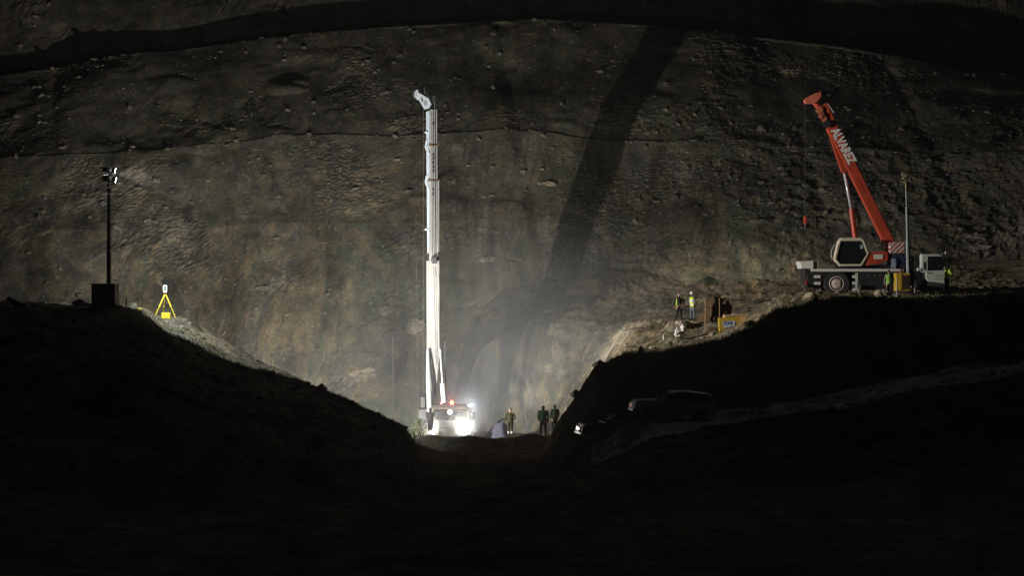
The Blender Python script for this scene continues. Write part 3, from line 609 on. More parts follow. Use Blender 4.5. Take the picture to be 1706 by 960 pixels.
# ------------------------------------------------------------------ light towers
def left_tower():
    Y = 119; base = P(175, 513, Y); o = base
    T = thing('light_tower', 'dark light tower with four lit floodlights on the left mound', 'light tower', base)
    b = MB(o); x0, x1 = X(156, Y), X(195, Y); z0, z1 = Z(509, Y), Z(474.5, Y)
    b.box((x0, Y-.65, z0), (x1, Y+.65, z1))
    for k in range(5): b.box((x0+.07+k*.26, Y-.668, z0+.12), (x0+.25+k*.26, Y-.645, z1-.12))
    body = b.build('generator_cabinet', mat('dark brown enclosure', (.10, .075, .05), .6, var=.25), T, .03)
    b = MB(o); b.box((x0-.03, Y-.7, z1), (x1+.03, Y+.7, z1+.06)); b.build('cabinet_lid', dgrey, body)
    b = MB(o); b.box((x0-.1, Y-.6, z0-.14), (x1+.1, Y-.45, z0)); b.build('skid', black, T); b = MB(o); b.box((x0-.1, Y+.45, z0-.14), (x1+.1, Y+.6, z0)); b.build('skid', black, T)
    xm = X(181, Y)
    for (ya, yb_, r_) in ((474, 420, .115), (421, 370, .095), (371, 325, .078), (326, 300, .05)):
        b = MB(o); b.tube([(xm, Y, Z(ya, Y)), (xm, Y, Z(yb_, Y))], r_, 12); b.tube([(xm, Y, Z(yb_+2, Y)), (xm, Y, Z(yb_, Y))], r_+.03, 12); b.build('mast_section', dgrey if r_ > .06 else steel, T)
    b = MB(o); b.box((xm-.1, Y-.1, Z(318.5, Y)), (xm+.14, Y+.1, Z(315, Y))); b.tube([(xm+.1, Y+.05, Z(318, Y)), (xm+.12, Y+.12, Z(474, Y))], .014, 5); b.build('cable', black, T)
    b = MB(o); b.tube([(xm-.28, Y, Z(293, Y)), (xm+.28, Y, Z(291, Y))], .04, 8); b.tube([(xm, Y, Z(300, Y)), (xm, Y, Z(284, Y))], .045, 8); b.build('crossbar', mat('bright galvanised bar', (.75, .78, .8), .35, metal=.4), T)
    em = mat('lit flood lamp', (.9, .95, 1), .3, emit=(.85, .95, 1), es=60)
    for dx, py, az in ((-.22, 283, 80), (.22, 283.5, 35), (-.2, 297, 95), (.24, 299, 45)):
        c = Vector((xm+dx, Y+.02, Z(py, Y))); d_ = Vector(azp(az, -14)); u_ = Vector((0, 0, 1)); s_ = d_.cross(u_).normalized(); u_ = s_.cross(d_)
        b = MB(o); w, h, t = .17, .17, .09
        v = [c+s_*w*i+u_*h*j+d_*k*t for i in (-1, 1) for j in (-1, 1) for k in (-1, 1)]
        for q in (0, 2, 4, 6): v[q] = c+(v[q]-c)*.72-d_*.03
        b.add(v, [(0, 1, 3, 2), (4, 6, 7, 5), (0, 4, 5, 1), (2, 3, 7, 6), (0, 2, 6, 4), (1, 5, 7, 3)])
        fl = b.build('floodlight', black, T, .02)
        b = MB(o); v = [c+s_*w*.88*i+u_*h*.88*j+d_*(t+.004+k*.012) for i in (-1, 1) for j in (-1, 1) for k in (0, 1)]
        b.add(v, [(0, 1, 3, 2), (4, 6, 7, 5), (0, 4, 5, 1), (2, 3, 7, 6), (0, 2, 6, 4), (1, 5, 7, 3)]); b.build('lens', em, fl)
left_tower()
def right_tower():
    Y = 132.2; base = P(1502, 488, Y); o = base
    T = thing('light_tower', 'tall thin unlit light mast on a yellow generator beside the orange crane', 'light tower', base)
    x0, x1 = X(1491, Y), X(1514, Y); z0, z1 = Z(485, Y), Z(455, Y)
    b = MB(o); b.box((x0, Y-.45, z0), (x1, Y+.45, z1)); b.box((X(1496, Y), Y-.48, z0+.05), (X(1501, Y), Y-.44, z1-.05)); bd = b.build('generator_cabinet', yelpaint, T, .03)
    b = MB(o); b.box((X(1503, Y), Y-.465, z0+.1), (X(1513, Y), Y-.445, z1-.15)); b.build('side_panel', mat('dark brown panel', (.05, .03, .02), .6), bd)
    b = MB(o); b.box((X(1499, Y), Y-.2, z1), (X(1504, Y), Y+.2, z1+.28)); b.build('exhaust_box', mat('dull red metal', (.22, .12, .10), .6), bd, .02)
    for k in (x0+.12, x1-.12):
        for yy in (Y-.4, Y+.4): b = MB(o); b.tube([(k, yy, z0), (k, yy, z0-.12)], .05, 8); b.build('foot', black, T)
    mm = mat('grey green mast', (.30, .36, .34), .4, metal=.2)
    xb, xt = X(1514, Y), X(1509, Y)
    pts = [(1514, 476), (1512.2, 400), (1510.6, 345), (1509.3, 312)]
    for (a, b_), r_ in zip(zip(pts[:-1], pts[1:]), (.125, .085, .05)):
        f = MB(o); f.tube([P(a[0], a[1], Y+.5), P(b_[0], b_[1], Y+.5)], r_, 10); f.build('mast_section', mm, T)
    f = MB(o); f.tube([P(1509.3, 314, Y+.5), P(1508.8, 288, Y+.5)], .05, 8); f.build('mast_head', mat('brass fitting', (.55, .42, .22), .4, metal=.3), T)
    for px, py in ((1506.5, 289), (1510, 291.5), (1507.5, 296.5), (1510, 303)):
        f = MB(o); f.box((X(px, Y)-.09, Y+.36, Z(py+2.2, Y)), (X(px, Y)+.09, Y+.5, Z(py-2.2, Y))); f.build('floodlight', mat('dull lamp housing', (.42, .36, .26), .4, metal=.2), T, .02)
right_tower()

# lamp on a thin pole beside the white crane
bs = Vector((X(785, 144), 144, gz(X(785, 144), 144)))
T = thing('work_lamp', 'small white lamp lit on a thin pole right of the white crane cab', 'lamp', bs)
f = MB(bs); f.tube([bs, P(785, 679, 144)], .02, 6); f.lathe([(.2, 0), (.2, .03), (.03, .06)], bs, 'Z', 12); f.build('pole', dgrey, T)
f = MB(bs); f.ball(P(785, 676, 144)-Vector((0, -.05, 0)), (.12, .06, .12), 12); f.build('housing', dgrey, T)
f = MB(bs); f.lathe([(.001, -.03), (.08, -.02), (.095, 0), (.095, .02)], P(785, 676, 144), 'Y', 16); f.build('lens', mat('lit white lamp', (.9, .95, 1), .3, emit=(.85, .92, 1), es=45), T)
lamp('work_lamp_glow', 'SPOT', P(785, 676, 143.85), 120, (.8, .9, 1), .06, (0, -1, 0), 75, .8)

# ------------------------------------------------------------------ surveying kit
b0 = P(275, 529, 127)
T = thing('survey_tripod', 'yellow survey tripod with a white instrument on the left slope', 'tripod', b0)
top = P(275.3, 489, 127)
for px, py, Yv in ((257.5, 528.5, 126.6), (292.5, 528, 126.6), (272, 523, 128.2)):
    e = P(px, py, Yv); e.z = gz(e.x, e.y); m_ = top.lerp(e, .55)
    l = MB(b0); l.tube([top+(e-top)*.02, m_], .05, 8, sx=.6); l.tube([m_, e], .028, 8); l.tube([m_-(e-top)*.02, m_+(e-top)*.02], .06, 8); l.build('leg', yellow, T)
l = MB(b0); l.lathe([(.11, 0), (.11, .04), (.06, .06)], top-Vector((0, 0, .02)), 'Z', 14); l.build('tripod_head', mat('red brown head', (.22, .08, .05), .5), T)
l = MB(b0); t_ = top+Vector((0, 0, .04)); l.box(t_+Vector((-.11, -.08, 0)), t_+Vector((.11, .08, .1)))
for sx in (-1, 1): l.box(t_+Vector((sx*.085-.045, -.09, .1)), t_+Vector((sx*.085+.045, .09, .44)))
l.box(t_+Vector((-.09, -.06, .42)), t_+Vector((.09, .06, .46))); ins = l.build('instrument', mat('white instrument casing', (.80, .80, .78), .4), T, .02)
l = MB(b0); l.tube([t_+Vector((0, -.14, .27)), t_+Vector((0, .1, .27))], .042, 10); l.build('telescope', dgrey, ins)
cb = P(277, 531, 125.6)
T = thing('equipment_case', 'bright yellow carrying case on the slope under the survey tripod', 'case', cb)
l = MB(cb); l.box(cb+Vector((-.27, -.17, 0)), cb+Vector((.27, .17, .36))); l.box(cb+Vector((-.275, -.175, .2)), cb+Vector((.275, .175, .23))); l.build('shell', yellow, T, .06)
l = MB(cb); l.tube([cb+Vector((-.08, 0, .36)), cb+Vector((-.07, 0, .41)), cb+Vector((.07, 0, .41)), cb+Vector((.08, 0, .36))], .015, 6); l.build('handle', black, T)

# ------------------------------------------------------------------ cars
def car(name, label, loc, rz, pitch, paint, pickup=False, L_=1.0):
    T = thing(name, label, 'car', loc, rz); T.rotation_euler = (0, pitch, rz)
    def arch(cx, r=.40, z=.33, n=9): return [(cx+r*math.cos(math.pi*k/(n-1)), z+r*math.sin(math.pi*k/(n-1))) for k in range(n)]
    top = [(-2.27, .5), (-2.25, .72), (-2.12, .92), (-1.7, 1.0), (-.98, 1.06), (2.1, 1.1), (2.24, .95), (2.26, .5), (2.15, .33)]
    low = arch(1.38)+[(.95, .27), (-1.0, .27)]+arch(-1.42)+[(-1.88, .3)]
    w = lambda z: .90-.05*max(0, z-.7)/.4-.06*max(0, .5-z)
    b = MB(); b.prismw(top+low, w); body = b.build('body', paint, T, .05)
    g = [(-1.0, 1.05), (-.2, 1.5), (.1, 1.58), (.6, 1.62), (1.6, 1.58), (1.95, 1.48), (2.16, 1.08)] if not pickup else [(-1.0, 1.05), (-.3, 1.55), (.0, 1.62), (.75, 1.62), (.95, 1.5), (1.0, 1.08)]
    wg = lambda z: .86-.2*max(0, z-1.05)/.57
    b = MB(); b.prismw(g, wg); b.build('roof', paint, T, .05)
    def side(poly, nm, m_, off=.006):
        for s_ in (-1, 1):
            b = MB(); v = [(x, s_*(wg(z)+off), z) for x, z in poly]+[(x, s_*(wg(z)-.02), z) for x, z in poly]; n = len(poly)
            b.add(v, [list(range(n)), list(range(2*n-1, n-1, -1))]+[(i, n+i, n+(i+1) % n, (i+1) % n) for i in range(n)]); b.build(nm, m_, T)
    if not pickup:
        side([(-.78, 1.1), (-.15, 1.46), (.28, 1.53), (.28, 1.1)], 'side_window', glass); side([(.34, 1.1), (.34, 1.53), (1.15, 1.53), (1.15, 1.12)], 'side_window', glass); side([(1.21, 1.12), (1.21, 1.53), (1.7, 1.48), (1.98, 1.14)], 'side_window', glass)
    else: side([(-.78, 1.1), (-.2, 1.5), (.2, 1.54), (.2, 1.1)], 'side_window', glass); side([(.26, 1.1), (.26, 1.54), (.75, 1.54), (.85, 1.1)], 'side_window', glass)
    b = MB(); b.add([(-.93, -.74, 1.1), (-.93, .74, 1.1), (-.27, .62, 1.48), (-.27, -.62, 1.48), (-.96, -.74, 1.11), (-.96, .74, 1.11), (-.30, .62, 1.49), (-.30, -.62, 1.49)], [(0, 1, 2, 3), (7, 6, 5, 4), (0, 4, 5, 1), (1, 5, 6, 2), (2, 6, 7, 3), (3, 7, 4, 0)]); b.build('windscreen', glass, T)
    chrome = mat('chrome trim', (.45, .45, .47), .3, metal=1, var=.03)
    for s_ in (-1, 1):
        b = MB(); b.ball((-2.14, s_*.68, .8), (.10, .13, .075), 12); b.build('headlight', chrome, T, smooth=True)
        b = MB(); b.ball((2.2, s_*.72, .9), (.08, .12, .14), 10); b.build('tail_light', redp, T)
        b = MB(); b.ball((-.7, s_*.98, 1.12), (.09, .1, .08), 10); b.tube([(-.7, s_*.84, 1.08), (-.7, s_*.95, 1.1)], .025, 6); b.build('wing_mirror', paint, T)
        for x in (.15, 1.0):
            b = MB(); b.tube([(x-.1, s_*.9, .98), (x+.1, s_*.9, .98)], .018, 6); b.build('door_handle', chrome, T)
        for x in (-1.42, 1.38): wheel(T, (x, s_*.78, .33), .34, .22 if s_ < 0 else .22, mat('alloy rim', (.4, .4, .42), .35, metal=.8), (0, 0, 0), .66)
    b = MB(); b.box((-2.3, -.45, .58), (-2.24, .45, .76))
    for k in range(3): b.box((-2.32, -.42, .6+k*.055), (-2.29, .42, .62+k*.055), 1)
    b.build('grille', [black, chrome], T)
    b = MB(); b.box((-2.32, -.85, .36), (-2.15, .85, .52)); b.build('bumper', black, T, .03)
    b = MB(); b.tube([(-2.31, .3, .55), (-2.31, -.3, .55)], .03, 6); b.ball((-2.27, -.6, .45), .07, 8); b.ball((-2.27, .6, .45), .07, 8); b.build('fog_lamp', chrome, T, smooth=True)
    return T
car('parked_car', 'silver estate car parked on the dark ramp facing left', P(1120, 700, 113), R(6), R(4), mat('silver car paint', (.72, .73, .78), .3, metal=.0, var=.04))
car('parked_car', 'black pickup parked nose left at the foot of the ramp', P(1030, 737, 116), R(10), R(3), mat('black car paint', (.02, .02, .023), .2, var=.1), pickup=True)

# ------------------------------------------------------------------ people
skin = mat('skin', (.42, .25, .17), .6, var=.08)
def person(label, feet, yaw, h, jac, tro, boots=(.02, .02, .02), la=None, ra=None, fl=(-.12, 0), fr=(.12, 0), lean=0.0, vest=None, helmet=None, hair=(.02, .015, .012), bands=True, headyaw=0, bulk=1.0, group=None, ankle=None, hood=False, gloves=False):
    s = h/1.745
    T = thing('person', label, 'person', feet, yaw, group); T.scale = (s, s, s)
    b = MB(); lx = lambda z: -lean*max(0, z-.9)       # lean forward (-y)
    tor = [(.86, .15, .11), (.95, .17, .125), (1.05, .16, .12), (1.15, .165, .125), (1.3, .19, .135), (1.38, .175, .12), (1.445, .11, .085), (1.5, .062, .062), (1.56, .055, .06)]
    b.rings([(0, lx(z), z, rx*(bulk if z < 1.45 else 1), ry*(bulk if z < 1.45 else 1)) for z, rx, ry in tor], 18)
    hy = lx(1.63)-.01
    rot = Matrix.Rotation(headyaw, 3, 'Z'); hc = Vector((0, hy, 1.63))
    b.ball(hc, (.073, .092, .115), 18, rot=rot); b.ball(hc+rot @ Vector((0, -.035, -.06)), (.05, .05, .05), 12)
    b.ball(hc+rot @ Vector((0, -.097, -.012)), (.014, .018, .025), 8)
    for q in (-1, 1): b.ball(hc+rot @ Vector((q*.074, .005, -.005)), (.013, .022, .034), 8)
    la = la or [(-.27, .02, 1.14), (-.26, -.08, .90)]; ra = ra or [(.27, .02, 1.14), (.26, -.08, .90)]
    hands = []
    for q, (el, ha) in ((-1, la), (1, ra)):
        sh = Vector((q*.185*bulk, lx(1.4), 1.405)); el = Vector(el)+Vector((0, lx(1.2), 0)); ha = Vector(ha)+Vector((0, lx(1.1), 0))
        b.ball(sh-Vector((q*.02, 0, .01)), .078*bulk, 12); b.tube([sh-Vector((0, 0, .02)), sh.lerp(el, .12), sh.lerp(el, .5), el, el.lerp(ha, .4), ha], [.05*bulk, .07*bulk, .06*bulk, .05*bulk, .05*bulk, .036], 12)
        d_ = (ha-el).normalized(); sd = d_.cross(Vector((0, 0, 1)) if abs(d_.z) < .8 else Vector((0, 1, 0))).normalized(); nn = sd.cross(d_)
        pc = ha+d_*.05; b.tube([ha-d_*.02, ha+d_*.02, ha+d_*.085], [.028, .036, .034], 10)
        for k, ln in enumerate((.062, .075, .07, .055)):
            f0 = ha+d_*.07+sd*(k-1.5)*.019; f1 = f0+d_*ln*.55+nn*.008; f2 = f0+d_*ln*.9+nn*.03; b.tube([f0, f1, f2], [.0105, .0095, .008], 6)
        t0 = ha+d_*.02-sd*.028; b.tube([t0, t0-sd*.025+d_*.03, t0-sd*.026+d_*.06+nn*.012], [.013, .011, .009], 6)
        hands.append((ha, d_))
    for q, (fx, fy) in ((-1, fl), (1, fr)):
        hp = Vector((q*.085, lx(.9), .92)); an = Vector((fx, fy, .09)); kn = hp.lerp(an, .5)+Vector((q*.01, -.03, 0))
        b.tube([hp, hp.lerp(kn, .5), kn, kn.lerp(an, .4), an, an-Vector((0, 0, .05))], [.105*bulk, .09*bulk, .066*bulk, .064*bulk, .05, .048], 12)
        b.tube([(fx, fy+.07, .045), (fx, fy-.02, .05), (fx+q*.02, fy-.13, .042), (fx+q*.03, fy-.19, .03)], [.04, .05, .046, .025], 10, sx=1.0)
    mm = [mat('jacket %.2f %.2f %.2f' % jac, jac, .85, var=.18, scale=9), mat('trousers %.2f %.2f %.2f' % tro, tro, .9, var=.2, scale=9), skin, mat('boots', boots, .7), mat('reflective band', (.75, .75, .72), .4)]
    tmp = b.build('tmp', mm)
    rm = tmp.modifiers.new('r', 'REMESH'); rm.mode = 'VOXEL'; rm.voxel_size = .013; sm_ = tmp.modifiers.new('s', 'SMOOTH'); sm_.iterations = 3; sm_.factor = .5
    dg = bpy.context.evaluated_depsgraph_get(); me = bpy.data.meshes.new_from_object(tmp.evaluated_get(dg)); bpy.data.objects.remove(tmp)
    me.materials.clear()
    for m_ in mm: me.materials.append(m_)
    idx = []
    for p in me.polygons:
        c = p.center; k = 0
        if c.z > 1.515 and not hood: k = 2
        elif c.z < .12: k = 3
        elif any((c-ha).dot(d_) > .0 and (c-ha).length < .22 for ha, d_ in hands): k = 3 if gloves else 2
        elif c.z < .93 and abs(c.x) < .2+.15*(.93-c.z): k = 1
        if k == 1 and ankle and ankle[0] < c.z < ankle[1]: k = 4
        idx.append(k)
    me.polygons.foreach_set('material_index', idx); me.polygons.foreach_set('use_smooth', [True]*len(idx))
    body = bpy.data.objects.new('body', me); COL.objects.link(body); body.parent = T
    for q in (-1, 1):
        pass
    e = MB()
    for q in (-1, 1): e.ball(hc+rot @ Vector((q*.03, -.086, .006)), (.011, .006, .007), 8)
    e.ball(hc+rot @ Vector((0, -.087, -.062)), (.022, .008, .005), 8); e.build('facial_features', mat('dark features', (.05, .025, .02), .5), T)
    if helmet:
        m_ = MB(); m_.lathe([(.155, .0), (.15, .015), (.118, .02), (.118, .06), (.1, .11), (.06, .145), (.02, .155)], hc+Vector((0, 0, .035)), 'Z', 20)
        m_.box(hc+Vector((-.07, -.2, .03)), hc+Vector((.07, -.11, .045))); hm = m_.build('helmet', mat('helmet %.2f %.2f' % helmet[:2], helmet, .35, var=.04), T, smooth=False)
    elif hair:
        m_ = MB(); m_.ball(hc+rot @ Vector((0, .022, .03)), (.082, .092, .098), 16, rot=rot); m_.build('hair', mat('hair %.3f' % hair[0], hair, .8, var=.3, scale=30), T, smooth=True)
    if hood:
        m_ = MB(); m_.ball(hc+rot @ Vector((0, .03, -.01)), (.1, .105, .14), 16, rot=rot); m_.build('hood', mm[0], T, smooth=True)
    if vest:
        rings_ = [(.86, .185, .145), (.95, .19, .15), (1.05, .185, .145), (1.15, .188, .147), (1.3, .208, .152), (1.4, .198, .143), (1.455, .15, .11)]
        vm = mat('vest %.2f %.2f' % vest[:2], vest, .7, var=.08); bm_ = mm[4]
        open_f = vest is LIME_OPEN
        v = MB(); n = 28; vv = []
        for z, rx, ry in rings_:
            for k in range(n):
                t = 2*math.pi*k/n; vv.append((rx*bulk*math.cos(t), lx(z)+ry*bulk*math.sin(t), z))
        for i in range(len(rings_)-1):
            for k in range(n):
                t = 2*math.pi*(k+.5)/n
                front = math.sin(t) < -.55
                side = abs(math.cos(t)) > .93 and rings_[i][0] > 1.1
                if side or (open_f and front): continue
                v.add([vv[i*n+k], vv[i*n+(k+1) % n], vv[(i+1)*n+(k+1) % n], vv[(i+1)*n+k]], [(0, 1, 2, 3)], 1 if bands and i in (1, 3) else 0)
        vo = v.build('vest', [vm, bm_], T); so_ = vo.modifiers.new('s', 'SOLIDIFY'); so_.thickness = .012
    return T
LIME = (.55, .78, .05); LIME_OPEN = (.62, .80, .06); GREEN = (.30, .62, .10)
blk = (.016, .017, .022)
person('person in dark overalls and open lime vest standing by a helmeted colleague', PD['p1'], R(14), 1.80, blk, blk, la=[(-.33, -.02, 1.16), (-.27, -.06, .92)], ra=[(.33, -.02, 1.16), (.2, -.13, .98)], fl=(-.17, 0), fr=(.2, .03), vest=LIME_OPEN, bands=False, bulk=1.1)
person('person in white helmet, lime vest and jeans on the right platform', PD['p2'], R(-52), 1.78, (.16, .14, .12), (.12, .16, .22), la=[(-.27, -.05, 1.15), (-.2, -.2, 1.02)], ra=[(.28, .0, 1.13), (.24, -.12, .92)], fl=(-.1, -.05), fr=(.11, .06), vest=LIME, helmet=(.82, .80, .76), lean=.08)
person('person in green vest and grey trousers facing the orange crane', PD['p3'], R(186), 1.74, (.30, .29, .26), (.075, .07, .085), vest=GREEN, bands=False, fl=(-.14, 0), fr=(.14, .02), la=[(-.29, .0, 1.14), (-.29, -.08, .9)])
person('person in lime jacket standing at the front of the white truck cab', PD['p4'], R(110), 1.80, LIME, (.02, .025, .03), vest=None, helmet=(.75, .78, .80), lean=.15, bulk=1.12, la=[(-.25, -.18, 1.16), (-.12, -.36, 1.1)], ra=[(.25, -.18, 1.16), (.12, -.36, 1.12)])
person('person in dark clothes with small lime panel right of the yellow generator', PD['p5'], R(200), 1.70, (.022, .025, .022), (.02, .02, .022), hood=True, la=[(-.27, .02, 1.14), (-.26, -.08, .90)])
person('dark silhouetted person standing before the lit left headlight', PD['p6'], R(170), 1.8, (.012, .011, .011), (.010, .010, .010), hood=True, gloves=True, bulk=1.22, fl=(-.07, 0), fr=(.07, .02), la=[(-.25, .0, 1.15), (-.12, -.16, 1.0)], ra=[(.25, .0, 1.15), (.12, -.16, 1.0)])
person('person seen from behind in olive jacket with pale ankle bands', PD['p7'], R(188), 1.82, (.05, .048, .018), (.036, .032, .018), helmet=(.16, .17, .16), la=[(-.33, .03, 1.15), (-.2, -.14, 1.02)], ra=[(.33, .03, 1.15), (.2, -.14, 1.02)], bulk=1.18, ankle=(.16, .30), fl=(-.1, 0), fr=(.1, .02))
person('taller person seen from behind in green jacket and dark trousers', PD['p8'], R(176), 2.0, (.014, .032, .010), (.012, .012, .013), hood=True, bulk=1.2, fl=(-.15, 0), fr=(.15, .02), la=[(-.3, .02, 1.14), (-.26, -.03, .9)])
person('person in green jacket standing right beside the dark bank', PD['p9'], R(205), 1.9, (.018, .042, .014), (.012, .012, .013), hood=True, bulk=1.12, fl=(-.1, 0), fr=(.1, .02))
person('person with small lime patch standing in the dark at the far right', PD['p10'], R(30), 1.72, (.04, .04, .045), (.03, .03, .04), vest=None, hair=(.1, .1, .1), bulk=1.1)
person('dark hooded person standing behind the bonnet of the silver car', PD['p11'], R(0), 1.66, (.014, .013, .013), (.012, .012, .013), hood=True, bulk=1.15)
for pd_, rz, c_ in ((PD['p5'], R(200), 0), (PD['p10'], R(30), 0)): pass

# ------------------------------------------------------------------ small things on the right platform
def stick(name, label, px, py0, py1, Y, r_, m_, cat='stake', lean=0, group=None):
    e = P(px, py1, Y); e.z = min(gz(e.x, e.y), e.z+.3)-.05; t = P(px+lean, py0, Y)
    f = MB(e); f.tube([e, e.lerp(t, .5)+Vector((.01, 0, 0)), t], [r_, r_*.95, r_*.85], 7); f.ball(t, r_*.9, 6)
    return tag(f.build(name, m_), label, cat, group)
stick('stake', 'thin pale stake left of the earth heap on the platform', 1175, 497, 552, 130, .03, wood)
stick('stake', 'thin pale stake rising behind the yellow sign panel', 1198.5, 497, 545, 130.5, .025, wood)
stick('stake', 'thin white stake before the yellow generator', 1493.3, 463, 505, 128, .02, white)
stick('stake', 'dark short post beside the light tower cabinet', 210, 497, 515, 119.5, .035, dwood)
stick('stake', 'slim pale post standing against the lower hillside left of white boom', 655, 560, 645, 152, .06, mat('weathered post', (.10, .095, .08), .8))

def lump(name, mats, c, r, seed, n=3, amp=.35, flat=-.3):
    bm = bmesh.new(); bmesh.ops.create_icosphere(bm, subdivisions=n, radius=1)
    for v in bm.verts:
        q = v.co.copy(); k = 1+amp*(mnoise.fractal(q*1.3+Vector((seed*7.1, seed*3.3, 0)), 1, 2, 4))+amp*.5*mnoise.cell(q*2.4+Vector((seed, 0, 0)))
        v.co = Vector((q.x*k*r[0], q.y*k*r[1], max(flat*r[2], q.z*k*r[2])))
    me = bpy.data.meshes.new(name); bm.to_mesh(me); bm.free(); me.materials.append(mats)
    o = bpy.data.objects.new(name, me); COL.objects.link(o); o.location = c; return o
hb_ = P(1190, 545, 136)
M_HEAP = earth('fresh dug earth', [(.10, .065, .04), (.13, .085, .05), (.085, .055, .035)], patch=.6, pale_at=.75)
tag(lump('earth_heap', M_HEAP, hb_+Vector((.1, 0, .35)), (.95, .9, 1.45), 3, 4, .38, -.4), 'dark brown heap of dug earth between two thin stakes', 'earth heap')
# yellow sign panel with lettering
sb = P(1214, 565, 127.6); Y = 127.6
T = thing('sign_panel', 'yellow steel panel with pale blue lettered plate on the platform edge', 'sign', sb)
f = MB(sb); f.prism([cz(*p, Y) for p in ((1197, 530), (1231, 528.5), (1230.5, 565), (1200, 568))], Y-.08, Y+.5); f.build('cabinet', mat('mustard yellow paint', (.50, .36, .03), .5, var=.12, scale=3), T, .02)
f = MB(sb); f.prism([cz(*p, Y) for p in ((1203.5, 536), (1224, 534.5), (1224.5, 545.5), (1206, 547.5))], Y-.1, Y-.083); pl = f.build('plate', paleblue, T)
text_mesh('lettering', 'ITAIA', blue, P(1205.5, 542.2, Y-.104)-sb, (1, 0, .06), (-.06, 0, 1), 16.5*Y/F, 6.2*Y/F, pl, .004, .02)
f = MB(sb); f.prism([cz(*p, Y) for p in ((1206.5, 545.8), (1223, 543.8), (1223, 544.8), (1206.8, 546.8))], Y-.108, Y-.102); f.build('underline', blue, pl)
for k in range(3):
    f = MB(sb); f.box((X(1210+k*3, Y), Y-.09, Z(550.5, Y)), (X(1211.6+k*3, Y), Y-.082, Z(548.5, Y))); f.build('small_mark', black, T)
sb = P(1224, 561, 129.6); Y = 129.6
T = thing('plywood_box', 'pale orange plywood box standing behind the yellow panel', 'box', sb)
f = MB(sb); f.prism([cz(*p, Y) for p in ((1206, 526), (1242.5, 523.5), (1243.5, 561), (1206, 562))], Y-.4, Y+.5); f.build('side', plyw, T, .01)
f = MB(sb); f.box((X(1206.5, Y), Y-.43, Z(528, Y)), (X(1219, Y), Y+.52, Z(524.6, Y))); f.box((X(1220, Y), Y-.43, Z(527, Y)), (X(1243.6, Y), Y+.52, Z(523, Y))); f.build('lid', wood, T)
f = MB(sb); f.box((X(1239.5, Y), Y-.45, Z(561, Y)), (X(1243.6, Y), Y-.401, Z(527, Y))); f.build('corner_batten', wood, T)
# timber pallet pieces
cb_ = P(1187, 562, 129); Y = 129
T = thing('pallet_stack', 'low stack of weathered brown boards left of the yellow panel', 'boards', cb_)
for k in range(5):
    f = MB(cb_); f.box((X(1178, Y)+.02*((k*7) % 3), Y-.35, cb_.z+k*.13), (X(1196, Y)-.02*((k*5) % 3), Y+.35, cb_.z+k*.13+.09)); f.build('board', dwood, T)
f = MB(cb_); f.box((X(1180, Y), Y-.3, cb_.z+.0), (X(1182, Y), Y+.3, cb_.z+.6)); f.box((X(1192, Y), Y-.3, cb_.z), (X(1194, Y), Y+.3, cb_.z+.6)); f.build('bearer', dwood, T)
# white bundle on legs
bb = P(1134, 563, 127); Y = 127
T = thing('sheeting_bundle', 'crumpled white sheeting bundle with pink scrap on thin white legs', 'bundle', bb)
def crumple(c, r, seed, m_, nm):
    bm = bmesh.new(); bmesh.ops.create_icosphere(bm, subdivisions=4, radius=1)
    for v in bm.verts:
        q = v.co.copy(); k = 1+.45*mnoise.fractal(q*1.6+Vector((seed, 0, 0)), .8, 2, 5)
        v.co = Vector(c)-bb+Vector((q.x*k*r[0], q.y*k*r[1], q.z*k*r[2]))
    me = bpy.data.meshes.new(nm); bm.to_mesh(me); bm.free(); me.materials.append(m_); o_ = bpy.data.objects.new(nm, me); COL.objects.link(o_); o_.parent = T
crumple(P(1138, 546, Y), (.17, .2, .28), 3, plast, 'sheeting'); crumple(P(1131, 556, Y), (.26, .25, .24), 9, mat('grey white sheet', (.55, .53, .50), .6, var=.2), 'sheeting')
crumple(P(1131, 538.5, Y), (.2, .14, .12), 5, mat('pale pink sheet', (.66, .52, .50), .6, var=.15), 'sheeting'); crumple(P(1135, 537.5, Y), (.08, .1, .09), 7, pink, 'pink_scrap')
for a, b_ in (((1127, 545), (1125.5, 564)), ((1139, 550), (1140, 563)), ((1142, 540), (1144.5, 564)), ((1130, 552), (1131, 565))):
    f = MB(bb); f.tube([P(*a, Y-.1), P(*b_, Y-.1)], .025, 6); f.build('leg', plast, T)
e = P(1105.5, 560, 127); e.z = gz(e.x, e.y)
f = MB(e); f.lathe([(.09, 0), (.085, .02), (.045, .04), (.04, .2), (.015, .3)], e, 'Z', 12); tag(f.build('marker_cone', plast), 'tiny white marker cone on the platform left of the bundle', 'cone')
# lavender tarpaulin over a heap beside the headlights
c0 = P(829, 727, 145); c0.z = gz(c0.x, c0.y)
T = thing('covered_heap', 'dull lavender tarpaulin heap right of the bright headlight', 'tarpaulin', c0)
bm = MB(c0); n = 22; prof = [(1.02, 0, 0), (.9, .25, .05), (.7, .6, .1), (.45, .95, .2), (.2, 1.25, .3)]; vv = []
for r_, z, dx in prof:
    for k in range(n):
        t = 2*math.pi*k/n; w_ = 1+.09*math.sin(5*t+z*2)+.05*math.sin(9*t); vv.append(c0+Vector((dx+r_*w_*math.cos(t)*.85, r_*w_*math.sin(t), z)))
vv.append(c0+Vector((.34, 0, 1.36))); fs = [(i*n+k, i*n+(k+1) % n, (i+1)*n+(k+1) % n, (i+1)*n+k) for i in range(len(prof)-1) for k in range(n)]+[((len(prof)-1)*n+k, (len(prof)-1)*n+(k+1) % n, len(vv)-1) for k in range(n)]
bm.add(vv, fs); bm.build('tarpaulin', mat('lavender tarpaulin', (.085, .08, .12), .8, var=.25), T, smooth=True)
